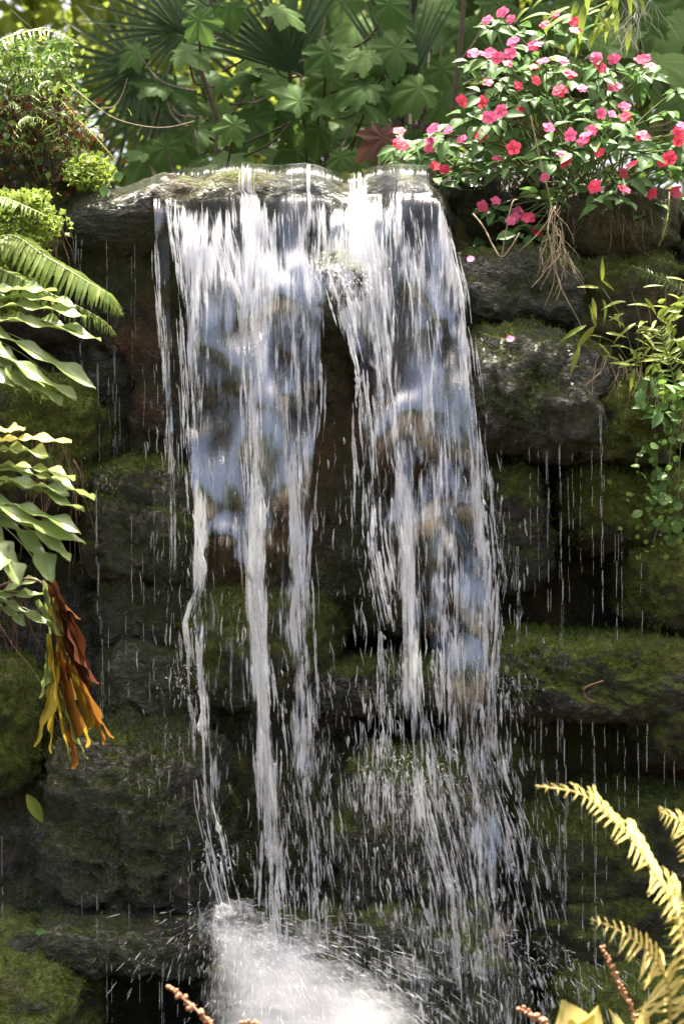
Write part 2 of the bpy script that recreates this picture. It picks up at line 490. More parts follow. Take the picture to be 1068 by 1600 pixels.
def brink(px):
    """rise and fall of the brink along its length, metres"""
    px = np.asarray(px, dtype=np.float64)
    z = .010 * np.sin(px / 47.) + .007 * np.sin(px / 19. + 1) + .016 * np.exp(-((px - 470) / 55) ** 2) - .014 * np.exp(-((px - 535) / 26) ** 2)
    return z - .050 * np.clip((250 - px) / 130, 0, 1.3) ** 1.3 - .045 * np.clip((px - 655) / 45, 0, 1.3) ** 2


B = boulder
# lip and upper wall
B("lip_slab", "broad flat stone slab at the brink that the water pours over", (98, 270, 708, 404), -.118, .33, (7.0, 2.7), 1, .34, 0, sub=6, moss=.22, wet=.55, rust=.5, grey=.0)
B("rock_block", "dark dripping block under the left end of the brink slab", (112, 325, 300, 560), .00, .25, 4.5, 2, .8, moss=.12, wet=.5, rust=.55, grey=.1)
B("rock_block", "brown stained block behind the left strands of the fall", (205, 500, 400, 745), -.02, .25, 4.0, 3, .8, moss=.2, wet=.5, rust=.6, grey=.1)
B("rock_block", "dark block beside the mossy bank on the left drips", (60, 480, 230, 760), .02, .22, 3.5, 4, .9, moss=.25, wet=.6, rust=.1, grey=.15)
B("rock_block", "hidden block behind the upper sheet of falling water", (330, 330, 560, 640), -.02, .22, 4.0, 5, .7, moss=.4, wet=.7, rust=.8, grey=.5, ochre=.5)
B("jutting_stone", "small jutting stone that splits the fall below the notch", (485, 400, 585, 520), -.25, .14, 2.6, 6, .9, sub=4, moss=.5, wet=.9, rust=.2, grey=.4)
B("rock_block", "block behind the right half of the upper sheet", (540, 330, 740, 660), -.02, .22, 4.0, 7, .7, moss=.45, wet=.7, rust=.8, grey=.5, ochre=.5)
B("rock_block", "reddish brown block behind the middle gap in the fall", (460, 610, 720, 980), -.01, .22, 3.5, 8, .8, moss=.25, wet=.5, rust=.85, grey=.15)
B("rock_block", "olive brown block behind the lower left sheet", (290, 640, 520, 960), -.02, .22, 3.5, 9, .8, moss=.4, wet=.5, rust=.8, grey=.5, ochre=.5)
# left column
B("mossy_ledge", "green slimed ledge where the left drips land", (138, 728, 305, 900), -.16, .20, 3.2, 10, .9, moss=.45, wet=.6, rust=.05, grey=.3, moss_tufts=2500)
B("wet_stone", "wet grey stone under the green slimed ledge", (158, 890, 330, 1010), -.12, .2, 2.8, 11, 1.0, moss=.30, wet=.8, rust=.0, grey=.5)
B("wet_stone", "glistening dark stone beneath the wet grey stone", (160, 985, 345, 1130), -.15, .22, 2.8, 12, 1.1, moss=.22, wet=.9, rust=.0, grey=.6)
B("mossy_rock", "algae green rock with an overhanging edge behind the left strand", (285, 930, 520, 1092), -.17, .22, 3.5, 13, .9, moss=.62, wet=.5, rust=.1, grey=.3, moss_tufts=3000)
B("big_boulder", "large rounded wet boulder at the left foot of the fall", (70, 1128, 345, 1432), -.30, .30, 2.9, 14, 1.0, rot=-6, sub=6, moss=.28, wet=.9, rust=.0, grey=.55, moss_tufts=5000)
B("rock_block", "dark shaded block left of the large wet boulder", (-60, 1180, 140, 1470), -.18, .25, 3.2, 15, 1.0, moss=.2, wet=.7, rust=.05, grey=.3)
B("wet_ledge", "flat dripping ledge below the large wet boulder", (60, 1430, 350, 1510), -.36, .26, 4.0, 16, .9, rot=-2, moss=.28, wet=.9, rust=.2, grey=.5, moss_tufts=1500)
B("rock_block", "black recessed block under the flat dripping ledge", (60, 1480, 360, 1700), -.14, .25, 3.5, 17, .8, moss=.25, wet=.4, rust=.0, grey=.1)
B("mossy_stone", "low mossy stone at the water edge below the ledge", (-50, 1500, 135, 1680), -.45, .25, 2.5, 18, 1.1, moss=.6, wet=.6, rust=.3, grey=.4, moss_tufts=4000)
B("mossy_stone", "rubbly wet stone above the low mossy stone", (-40, 1440, 90, 1560), -.34, .2, 2.5, 19, 1.2, moss=.35, wet=.8, rust=.2, grey=.5)
B("mossy_stone", "dark green mossy stone below the withered drooping leaf", (-70, 1035, 52, 1240), -.28, .2, 2.8, 20, .9, moss=.85, wet=.2, rust=.1, grey=.2, moss_tufts=4500)
B("rock_block", "shadowed block behind the withered drooping leaf", (-40, 880, 170, 1180), -.02, .2, 3.0, 21, 1.0, moss=.2, wet=.7, rust=.0, grey=.3)
B("mossy_bank_stone", "mossy rounded stone behind the broad lobed leaves", (-60, 590, 148, 800), -.20, .22, 2.6, 22, .8, moss=.75, wet=.1, rust=.2, grey=.2, moss_tufts=5000)
B("bank_stone", "earthy stone under the yellow green creeping leaves", (-80, 290, 120, 560), -.06, .25, 2.8, 23, 1.0, moss=.5, wet=.2, rust=.3, grey=.2, moss_tufts=1500)
B("bank_stone", "earthy stone below the brown fern tangle on the bank", (-80, 236, 150, 330), -.02, .3, 2.8, 24, 1.0, moss=.45, wet=.1, rust=.4, grey=.3, moss_tufts=1500)
# lower middle, behind the strands
B("wet_stone", "grey ledge stone crossing behind the middle strands", (470, 1040, 720, 1110), -.16, .2, 3.5, 25, .9, moss=.4, wet=.8, rust=.2, grey=.5, moss_tufts=1200)
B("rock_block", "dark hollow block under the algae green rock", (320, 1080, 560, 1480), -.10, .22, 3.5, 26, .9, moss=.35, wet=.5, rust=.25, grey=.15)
B("wet_boulder", "grey green boulder splashed in the middle of the fall", (540, 1180, 740, 1440), -.30, .26, 2.8, 27, 1.0, moss=.5, wet=.8, rust=.05, grey=.5, moss_tufts=3000)
B("wet_boulder", "dark boulder below the grey green splashed one", (500, 1390, 800, 1680), -.34, .28, 2.8, 28, 1.0, moss=.42, wet=.7, rust=.0, grey=.3)
B("splash_stone", "low stone under the bright splash at the foot of the fall", (330, 1470, 560, 1680), -.40, .25, 2.6, 29, 1.0, moss=.4, wet=.9, rust=.0, grey=.4)
B("rock_block", "block between the splashed boulder and mossy shelf", (690, 1040, 880, 1480), -.10, .22, 3.2, 30, .9, moss=.45, wet=.5, rust=.15, grey=.2)
# right column
B("rock_block", "black wet block beside the brink under the flowers", (688, 268, 880, 420), .02, .26, 3.6, 31, .9, moss=.2, wet=.6, rust=.05, grey=.1)
B("clay_stone", "ochre clay stone under the flowering plants", (860, 300, 1060, 408), -.10, .26, 3.0, 32, .9, moss=.3, wet=.1, rust=.4, grey=.2, ochre=.8)
B("wet_stone", "grey wet shelf stone with a fallen petal under the black block", (700, 395, 915, 512), -.16, .24, 3.0, 33, 1.0, rot=3, moss=.35, wet=.75, rust=.1, grey=.5, moss_tufts=2000)
B("clay_stone", "brown mossy stone behind the hanging roots", (840, 395, 1080, 560), -.10, .26, 2.8, 34, 1.0, moss=.5, wet=.2, rust=.4, grey=.2, ochre=.55, moss_tufts=2500)
B("big_boulder", "large wet boulder with pale chipped edge right of the fall", (715, 525, 960, 700), -.30, .30, 3.0, 35, .9, rot=-10, sub=6, moss=.25, wet=.85, rust=.1, grey=.75, moss_tufts=3500)
B("mossy_boulder", "bright mossy end of the boulder pile under the bamboo grass", (900, 598, 1052, 728), -.28, .24, 2.6, 36, .9, moss=.75, wet=.2, rust=.35, grey=.3, moss_tufts=5000)
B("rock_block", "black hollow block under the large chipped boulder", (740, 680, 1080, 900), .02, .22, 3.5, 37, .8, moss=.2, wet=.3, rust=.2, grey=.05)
B("mossy_stone", "narrow mossy stone with a pale tip touching the fall", (755, 730, 850, 915), -.22, .18, 2.6, 38, .9, rot=8, moss=.55, wet=.6, rust=.15, grey=.4, moss_tufts=2000)
B("mossy_boulder", "rounded moss boulder sprinkled with creeper leaves", (885, 725, 1090, 860), -.22, .24, 2.6, 39, .8, moss=.85, wet=.1, rust=.4, grey=.2, moss_tufts=6000)
B("mossy_boulder", "moss covered boulder beneath the creeper sprinkled one", (985, 838, 1130, 985), -.28, .24, 2.6, 40, .8, moss=.85, wet=.1, rust=.3, grey=.2, moss_tufts=5000)
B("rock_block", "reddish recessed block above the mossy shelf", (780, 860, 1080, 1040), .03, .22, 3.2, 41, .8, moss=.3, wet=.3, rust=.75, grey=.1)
B("mossy_shelf", "long mossy shelf with a twig lying on it", (745, 1000, 1110, 1115), -.34, .36, 4.0, 42, .85, rot=-1, tilt=0, sub=6, moss=.62, wet=.55, rust=.1, grey=.5, moss_tufts=9000)
B("mossy_stone", "hanging mossy lump at the end of the long shelf", (1005, 1060, 1110, 1190), -.30, .2, 2.6, 43, 1.0, moss=.65, wet=.3, rust=.3, grey=.4, moss_tufts=2500)
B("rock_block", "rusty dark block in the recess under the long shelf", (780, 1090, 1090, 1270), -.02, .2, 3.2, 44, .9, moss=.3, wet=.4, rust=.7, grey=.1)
B("mossy_rock", "dim mossy slope stone below the rusty recess", (790, 1235, 1100, 1420), -.20, .26, 3.0, 45, 1.0, moss=.6, wet=.3, rust=.25, grey=.2, moss_tufts=4500)
B("mossy_rock", "dim mossy stone lower on the slope", (800, 1390, 1100, 1540), -.22, .26, 3.0, 46, 1.0, moss=.5, wet=.3, rust=.3, grey=.15, moss_tufts=3000)
B("mossy_rock", "low green mossy mound beside the pool", (860, 1510, 1110, 1700), -.36, .28, 2.6, 47, .9, moss=.75, wet=.3, rust=.1, grey=.2, moss_tufts=4500)

# the wall goes on past the photograph on both sides
for k, (x0, y0, x1, y1, lb) in enumerate([(1050, 330, 1330, 600, "mossy wall stone right of the bamboo grass"), (1060, 580, 1340, 850, "mossy wall stone right of the creeper"), (1080, 840, 1350, 1130, "mossy wall stone right of the long shelf"), (1070, 1110, 1350, 1400, "dark wall stone right of the rusty recess"), (1080, 1390, 1350, 1690, "low mossy wall stone right of the pool mound"),
                                          (-330, 260, -40, 560, "earthy wall stone left of the creeping leaves"), (-340, 540, -40, 850, "mossy wall stone left of the lobed leaves"), (-330, 830, -40, 1160, "dark wall stone left of the withered leaf"), (-340, 1140, -40, 1470, "dark wall stone left of the shaded block"), (-330, 1450, -30, 1700, "low mossy wall stone left of the pool")]):
    B("wall_stone", lb, (x0, y0, x1, y1), -.12 + .03 * (k % 3), .28, 3.0, 60 + k, 1.0, moss=.6, wet=.4, rust=.25, grey=.3, moss_tufts=1500)

# ------------------------------------------------------------------ waterfall
def wy(py, out=.5):
    drop = max(0.0, (py - 306) / 625.0)
    return -.142 - out * .9 * math.sqrt(2 * drop / 9.8)


def interp(path, py):
    xs = [q[1] for q in path]; vs_ = [q[0] for q in path]
    return float(np.interp(py, xs, vs_))


fall = thing("waterfall", "white waterfall pouring in a broad sheet and strands down dark rocks", "waterfall", P(500, 1500, -.5))


def sheet(name, left, right, py0, py1, nu, nv, dy=0.0, out=.5, foam=lambda u, py: .5, cover=lambda u, py: 1.0, seed=0, lip=True, amp=.010):
    rows = []
    if lip:                                   # over the brink: from the stream bed round the slab edge
        for k in range(14):
            a = (1 - k / 13) ** 1.4; yy = .21 - .352 * (1 - a * .98) if k else .45
            e = min(1, abs(yy - .21) / .352); zz = P(0, 317, .0).z + .100 * (1 - e ** 2.7) ** (1 / 2.7)
            rows.append((None, yy, zz, 306 - (14 - k) * 5))
    for k in range(nv):
        py = py0 + (py1 - py0) * k / (nv - 1); rows.append((py, None, None, py))
    V, UV, F1, F2 = [], [], [], []
    for k_row, (py, yy, zz, vpy) in enumerate(rows):
        a, b = interp(left, vpy), interp(right, vpy)
        for i in range(nu):
            u = i / (nu - 1); px = a + (b - a) * u
            if py is None:
                q = P(px, 300, 0); q.y = yy; q.z = zz + float(brink(px)) * (1 - k_row / 14 * .6)
            else:
                q = P(px, py, wy(py, out) + dy); q.z += float(brink(px)) * .4 * max(0, 1 - (py - 306) / 80) if lip else 0
            V.append(q); UV.append((px / 625 + seed * 1.7, (vpy) / 625 + seed * .9)); F1.append(foam(u, vpy)); F2.append(cover(u, vpy))
    V = np.array(V); UV = np.array(UV)
    nr = len(rows)
    s = np.stack([UV[:, 0] * 9, UV[:, 1] * 4.2, UV[:, 0] * 0 + seed], 1)
    s2 = np.stack([UV[:, 0] * 38, UV[:, 1] * 3.0, UV[:, 0] * 0 + seed], 1)
    V[:, 1] += amp * 1.6 * gnoise(s, 3) + amp * .55 * gnoise(s2, 4)
    V[:, 0] += .006 * gnoise(s, 5)
    idx = np.arange(nr * nu).reshape(nr, nu)
    f = np.stack([idx[:-1, :-1], idx[1:, :-1], idx[1:, 1:], idx[:-1, 1:]], -1).reshape(-1, 4)
    return part(name, mesh_np(name, V, f, UV, attr={"foam": F1, "cover": F2, "sheen": [.22 + .78 * sstep(300 / 625, 390 / 625, q[1] - seed * .9) for q in UV]}), fall, None, M['sheet'])


def sstep(a, b, x):
    x = min(1, max(0, (x - a) / (b - a))); return x * x * (3 - 2 * x)


LE = [(232, 240), (240, 290), (262, 330), (278, 430), (288, 600), (296, 760), (290, 960), (312, 1150), (340, 1400), (330, 1600)]
L2 = [(530, 240), (532, 300), (530, 350), (518, 420), (505, 500), (500, 640), (492, 760), (488, 950), (496, 1150), (520, 1400), (540, 1600)]
R1 = [(504, 240), (506, 300), (508, 360), (508, 440), (545, 560), (560, 760), (570, 950), (580, 1150), (560, 1400), (520, 1600)]
R2 = [(668, 240), (682, 290), (700, 350), (722, 460), (742, 620), (758, 760), (768, 900), (770, 1050), (800, 1250), (850, 1450), (890, 1600)]


def gs(u, c, w):
    return math.exp(-((u - c) / w) ** 2)


def edge(u):
    return .45 * max(0, 1 - u / .05) + .45 * max(0, 1 - (1 - u) / .05)


def foamL(u, py):
    f = .24 + .26 * gs(u, .07, .08) + .34 * gs(u, .52, .08) + .20 * gs(u, .84, .10) - .12 * gs(u, .28, .12) * sstep(450, 560, py)
    f += .30 * sstep(315, 350, py) * (1 - sstep(380, 540, py)) * (.45 + .55 * gs(u, .3, .25))
    f += .24 * sstep(560, 900, py) * (gs(u, .07, .07) + .9 * gs(u, .54, .10) + gs(u, .86, .08))
    return f + .07 * sstep(310, 340, py) * (1 - sstep(500, 700, py)) - .42 * (1 - sstep(245, 318, py))


def coverL(u, py):
    low = sstep(700, 960, py)
    c = .80 - .10 * sstep(420, 560, py) - low * (.36 - .32 * gs(u, .54, .10) - .20 * gs(u, .07, .09) - .20 * gs(u, .88, .10)) - .10 * sstep(1000, 1300, py)
    if py < 312: c -= .10 + .6 * gs(u, 0, .12)
    return c - edge(u) - .5 * sstep(1350, 1460, py)


def foamR(u, py):
    f = .26 + .22 * gs(u, .30, .16) + .24 * gs(u, .96, .05) + .14 * gs(u, .62, .05) + .14 * sstep(1000, 1300, py)
    f += .26 * sstep(300, 340, py) * (1 - sstep(400, 540, py)) * (.3 + .7 * gs(u, .3, .3))
    if 400 < py < 560: f += .45 * gs(u, .06, .14) * sstep(400, 425, py) * (1 - sstep(470, 560, py))
    f += .26 * sstep(600, 900, py) * (.9 * gs(u, .36, .09) + gs(u, .95, .06) + .6 * gs(u, .12, .08) + .5 * gs(u, .7, .1))
    return f + .07 * sstep(310, 340, py) * (1 - sstep(500, 700, py)) - .42 * (1 - sstep(240, 314, py))


def coverR(u, py):
    g = .80 - .40 * sstep(500, 620, py) * (1 - sstep(.0, .22, u)) - .22 * sstep(560, 760, py) * (gs(u, .22, .10) + gs(u, .46, .05))
    g -= (.30 - .16 * gs(u, .75, .14) - .15 * gs(u, .36, .10)) * sstep(900, 1200, py) + .10 * sstep(1250, 1450, py)
    if py < 312: g -= .08 + .5 * gs(u, 1, .10)
    g -= .10 * sstep(420, 560, py)
    return g - edge(u)


sheet("water_sheet", LE, L2, 306, 1470, 130, 150, 0, .5, foamL, coverL, 1)
sheet("water_sheet", R1, R2, 306, 1600, 130, 160, -.01, .5, foamR, coverR, 2)
sheet("water_sheet", [(q[0] + 8, q[1]) for q in LE], [(q[0] + 6, q[1]) for q in L2], 320, 1470, 90, 120, -.035, .5,
      lambda u, py: foamL(u, py) - .02, lambda u, py: coverL(u, py) - .24 - .4 * (1 - sstep(320, 420, py)), 3, lip=False)
sheet("water_sheet", [(q[0] - 6, q[1]) for q in R1], [(q[0] + 4, q[1]) for q in R2], 320, 1600, 90, 130, -.04, .5,
      foamR, lambda u, py: coverR(u, py) - .24 - .4 * (1 - sstep(320, 420, py)), 4, lip=False)
sheet("water_sheet", [(q[0] - 10, q[1]) for q in R1], [(q[0] + 10, q[1]) for q in R2], 700, 1600, 90, 120, -.075, .5,
      foamR, lambda u, py: coverR(u, py) - .26 - .4 * (1 - sstep(700, 850, py)), 7, lip=False)
# stream feeding the brink
# thin veil on the far left
sheet("water_veil", [(236, 240), (238, 300), (246, 420), (252, 560), (262, 720)], [(258, 240), (262, 300), (266, 420), (264, 560), (272, 720)], 306, 740, 24, 60, .03, .35,
      lambda u, py: .42 if py > 306 else -.3, lambda u, py: (.78 - .35 * sstep(420, 700, py)) if py > 312 else .15, 5)


def strands(name, specs, mat, sides=5, kp=9, jit=.006, frac=1.0):
    """specs: list of (path, width_px, py0, py1, count, rmin, rmax, lmin, lmax, dy)"""
    PP, RR = [], []
    for (path, width, a, b, n, r0, r1, l0, l1, dy) in specs:
        for i in range(int(n * frac)):
            py = a + (b - a) * random.random(); L = random.uniform(l0, l1) * 625
            w = np.interp(py, [a, b], width) if not isinstance(width, (int, float)) else width
            off = random.gauss(0, 1) * w
            if mnoise.noise(Vector((off / 11 + path[0][0], py / 60, n * .37))) + random.uniform(-.35, .35) < -.02: continue
            drift = random.gauss(0, .012) * L
            dyy = dy + random.gauss(0, .016); jit2 = random.random(); ph = random.random() * 6.28
            rr = r0 * .8 + (r1 * 1.35 - r0) * random.random() ** 2.2
            pts, rad = [], []
            for j in range(kp):
                s = j / (kp - 1); p2 = py + L * s
                q = P(interp(path, p2) + off + drift * s + (.9 + .5 * (py > 700)) * math.sin(ph + s * (2 + 3 * jit2)), p2, wy(p2) + dyy)
                pts.append(q); rad.append(rr * (.05 + .95 * math.sin(math.pi * (.05 + .90 * s ** .8))) * random.choice((.35, .6, .8, 1.0, 1.25, 1.6)))
            PP.append(pts); RR.append(rad)
    v, q = tubes(np.array(PP), np.array(RR), sides)
    part(name, mesh_np(name, v, q), fall, None, mat, "stuff")


A = [(264, 320), (285, 480), (293, 640), (300, 800), (322, 890), (300, 970), (312, 1100), (318, 1250), (348, 1390), (372, 1470), (380, 1600)]
A0 = [(240, 320), (248, 450), (256, 560), (264, 700), (268, 850), (270, 1000)]
B1 = [(330, 320), (372, 470), (384, 640), (394, 800), (402, 950), (414, 1100), (420, 1250), (426, 1420), (432, 1500), (436, 1600)]
B2 = [(400, 300), (405, 480), (392, 640), (400, 800), (405, 950), (418, 1100), (424, 1250), (430, 1420), (440, 1600)]
C1 = [(440, 320), (450, 470), (458, 640), (468, 800), (474, 950), (480, 1100), (488, 1250), (500, 1400), (505, 1600)]
C2 = [(498, 320), (500, 480), (498, 640), (488, 800), (482, 950), (484, 1100), (492, 1250), (505, 1400), (520, 1600)]
D1 = [(520, 420), (545, 500), (562, 570), (572, 700), (578, 850), (602, 990), (598, 1100), (600, 1250), (610, 1450), (620, 1600)]
E1 = [(575, 320), (594, 500), (612, 640), (626, 760), (638, 880), (648, 1000), (658, 1150), (672, 1280), (702, 1390), (720, 1600)]
F1 = [(692, 330), (718, 450), (738, 600), (754, 740), (768, 880), (766, 1050), (772, 1200), (800, 1290), (830, 1450), (850, 1600)]
F2 = [(640, 320), (664, 450), (684, 600), (695, 740), (702, 880), (706, 1050), (716, 1200), (735, 1290), (750, 1450), (760, 1600)]
strands("white_strands", [
    (A, (5, 8), 320, 860, 210, .0012, .0034, .06, .22, -.02), (A, (7, 12), 860, 1420, 260, .0012, .0034, .04, .16, -.02),
    (A0, (4, 7), 320, 860, 110, .0009, .0024, .05, .18, .03),
    (B1, (9, 8), 320, 900, 380, .0012, .0036, .06, .24, -.02), (B1, (8, 12), 900, 1480, 520, .0012, .0038, .05, .20, -.02),
    (B2, (10, 8), 310, 700, 160, .0010, .0028, .06, .24, -.02), (B2, (7, 9), 700, 1480, 180, .0010, .0034, .05, .20, -.02),
    (C1, (12, 10), 320, 900, 220, .0010, .0030, .05, .22, -.02), (C1, (10, 16), 900, 1400, 260, .0010, .0030, .04, .15, -.02),
    (C2, (4, 6), 320, 900, 130, .0010, .0026, .05, .18, -.02),
    (D1, (12, 14), 420, 900, 380, .0011, .0034, .04, .16, -.05), (D1, (12, 20), 880, 1300, 300, .0011, .0030, .04, .12, -.04),
    (E1, (12, 10), 320, 900, 420, .0011, .0034, .05, .20, -.03), (E1, (10, 14), 900, 1500, 480, .0011, .0036, .05, .18, -.03),
    (F1, (6, 8), 330, 900, 260, .0010, .0030, .05, .18, -.03), (F1, (9, 22), 880, 1420, 420, .0010, .0030, .04, .14, -.03),
    (F2, (14, 20), 330, 900, 200, .0010, .0026, .05, .18, -.04), (F2, (18, 24), 900, 1500, 520, .0010, .0030, .04, .14, -.04),
], M['strand'], frac=.46)
# loose drops and broken threads between and below the strands
MIDL = [(400, 600), (400, 1000), (410, 1300), (430, 1600)]
MIDR = [(640, 600), (650, 1000), (690, 1300), (730, 1600)]
strands("loose_drops", [
    (MIDL, (70, 70), 640, 1500, 650, .0006, .0017, .012, .06, -.03), (MIDR, (60, 90), 640, 1250, 700, .0006, .0017, .012, .06, -.03),
    (MIDR, (80, 110), 1150, 1620, 1500, .0007, .0024, .010, .05, -.05), (F1, (12, 70), 700, 1620, 900, .0006, .0018, .012, .06, -.03),
    (A0, (18, 30), 500, 1300, 240, .0005, .0014, .012, .06, .02), (C1, (20, 50), 1050, 1600, 900, .0006, .0018, .012, .06, -.04),
    (D1, (20, 46), 1000, 1600, 700, .0006, .0018, .012, .06, -.04),
], M['spray'], 4, 4, frac=1.25)


def splash(name, srcs, mat):
    PP, RR = [], []
    for (px, py, dy, n, vmin, vmax, spread, up, tmax, bias) in srcs:
        o = P(px, py, wy(py) + dy)
        for i in range(int(n * .8)):
            az = random.uniform(0, 6.283); sp = random.uniform(vmin, vmax)
            v = Vector((math.cos(az) * spread + bias, math.sin(az) * spread * .7 - .15, up * random.uniform(.1, 1))) * sp
            tt = tmax * random.random() ** .8; e = random.uniform(.0015, .007)
            st = o + Vector((random.gauss(0, .025), random.gauss(0, .02), random.gauss(0, .015)))
            pts = [st + v * (tt + e * k) - Vector((0, 0, 4.9)) * (tt + e * k) ** 2 for k in range(4)]
            r = random.uniform(.0004, .0015) * random.choice((.6, .8, 1, 1.3))
            PP.append(pts); RR.append([r * .25, r, r * .85, r * .15])
    v, q = tubes(np.array(PP), np.array(RR), 4)
    part(name, mesh_np(name, v, q), fall, None, mat, "stuff")


splash("splash_drops", [
    (335, 1440, -.03, 260, .4, 1.5, .7, .8, .2, -.3), (350, 1446, -.03, 700, .4, 1.6, .6, .55, .20, .5), (375, 1466, -.04, 1100, .4, 1.9, .7, .6, .22, .5), (425, 1490, -.05, 1100, .4, 2.0, .7, .55, .22, .5),
    (470, 1530, -.05, 900, .4, 1.8, .8, .5, .20, .4), (530, 1565, -.05, 900, .4, 1.4, .7, .7, .16, .2), (630, 1600, -.04, 400, .4, 1.2, .7, .9, .14, 0),
    (405, 1560, -.08, 900, .3, 1.5, .8, .5, .2, .2),
    (515, 412, -.10, 260, .2, .7, .6, .9, .10, .2), (545, 432, -.10, 200, .2, .7, .6, .8, .10, .2),
    (300, 1055, -.03, 90, .2, .7, .6, .9, .12, -.2), (640, 1190, -.04, 150, .3, 1.0, .8, .6, .14, 0), (600, 1195, -.04, 100, .3, .9, .8, .5, .12, -.1),
    (690, 1215, -.04, 110, .3, 1.0, .8, .8, .14, .1), (335, 1330, -.03, 200, .3, .9, .5, .8, .14, .2), (790, 1070, -.02, 160, .2, .8, .6, .9, .12, .2),
    (760, 1480, -.05, 260, .4, 1.4, .8, .7, .2, .2), (850, 1500, -.05, 160, .4, 1.4, .8, .6, .2, .3), (172, 740, .10, 90, .1, .5, .6, 1, .08, 0),
], M['spray'])

# frothing heap where the left strands land
def foam_heap():
    d, f = ico(4)
    out_v, out_f, k = [], [], 0
    for i in range(36):
        r = abs(random.gauss(0, .55)); a = random.uniform(-.15, 1.25)          # fan out low and to the right of the landing point
        px = 352 + 235 * r * math.cos(a) + random.gauss(0, 10); py = 1462 + 190 * r * math.sin(a) + random.gauss(0, 8)
        py = max(py, 1425 + .22 * (px - 350)) if i % 3 else 1395 + 90 * random.random(); px = px if i % 3 else random.choice((352, 366, 428, 436)) + random.gauss(0, 7); fr = wy(py) - .03 + random.gauss(0, .03)
        c = np.array(P(px, py, fr)); L = random.uniform(.028, .075); q = d * np.array([L, L * .7, L * random.uniform(.3, .6)])
        q = q * (1 + .45 * fbm(d * 1.6 + i, 3, i % 17))[:, None]
        al = -.15 - a * .7 + random.gauss(0, .25); ca, sa = math.cos(al), math.sin(al)
        q = np.stack([q[:, 0] * ca - q[:, 2] * sa, q[:, 1], q[:, 0] * sa + q[:, 2] * ca], 1)
        out_v.append(q + c); out_f.append(f + k); k += len(d)
    t = NT("water_froth")
    g = t.new("NewGeometry"); m = t.new("Mapping"); t.l.new(g.outputs["Position"], m.inputs[0]); m.inputs["Scale"].default_value = (1, 1, .45); m.inputs["Rotation"].default_value = (0, R(-35), 0)
    n = t.math('ADD', t.math('MULTIPLY', t.noise(m.outputs[0], 55, 6, .7, .6), .7), t.math('MULTIPLY', t.noise(m.outputs[0], 13, 3, .6), .5))
    df = t.new("BsdfDiffuse"); df.inputs[0].default_value = (.93, .94, .95, 1); tl = t.new("BsdfTranslucent"); tl.inputs[0].default_value = (.93, .94, .95, 1)
    tr = t.new("BsdfTransparent")
    m_ = t.done(t.mixs(t.ramp(n, .52, .90, 0, .45), tr.outputs[0], t.mixs(.4, df.outputs[0], tl.outputs[0])))
    part("froth", mesh_np("froth", np.concatenate(out_v), np.concatenate(out_f)), fall, None, m_, "stuff")


foam_heap()


def mist(box, fr, dp, dens, seed):
    """spray cloud: airy white volume, densest at its middle, torn by noise"""
    d, f = ico(4); k = K(fr); x0, y0, x1, y1 = box
    c = np.array(P((x0 + x1) / 2, (y0 + y1) / 2, fr + dp)); rad = np.array([(x1 - x0) / 2 * k, dp, (y1 - y0) / 2 * k])
    t = NT("spray_mist_%d" % seed); tc = t.new("TexCoord"); pv = t.new("VolumePrincipled"); pv.inputs["Color"].default_value = (.98, .98, .99, 1)
    ln = t.new("VectorMath", operation='LENGTH'); t.l.new(tc.outputs["Object"], ln.inputs[0])
    m = t.new("Mapping"); t.l.new(tc.outputs["Object"], m.inputs[0]); m.inputs["Rotation"].default_value = (0, R(30), 0); m.inputs["Scale"].default_value = (1.0, 1, 4.2)
    n = t.noise(m.outputs[0], 2.6, 5, .65, .4)
    fall_ = t.ramp(t.math('ADD', ln.outputs["Value"], t.math('MULTIPLY', t.math('SUBTRACT', n, .5), 1.1)), 1.0, .25)
    t.set(pv.inputs["Density"], t.math('MULTIPLY', t.math('MULTIPLY', fall_, fall_), dens * .42)); pv.inputs["Anisotropy"].default_value = .2
    t.l.new(pv.outputs[0], t.out.inputs["Volume"])
    part("spray_mist", mesh_np("spray_mist", d * 1.15, f), fall, Matrix.Translation(c) @ Matrix.Diagonal((*rad, 1)), t.m, "stuff")


mist((290, 1440, 610, 1720), -.68, .15, 34, 1)
mist((312, 1400, 440, 1600), -.60, .07, 16, 2)
mist((420, 1500, 700, 1720), -.70, .12, 24, 3)

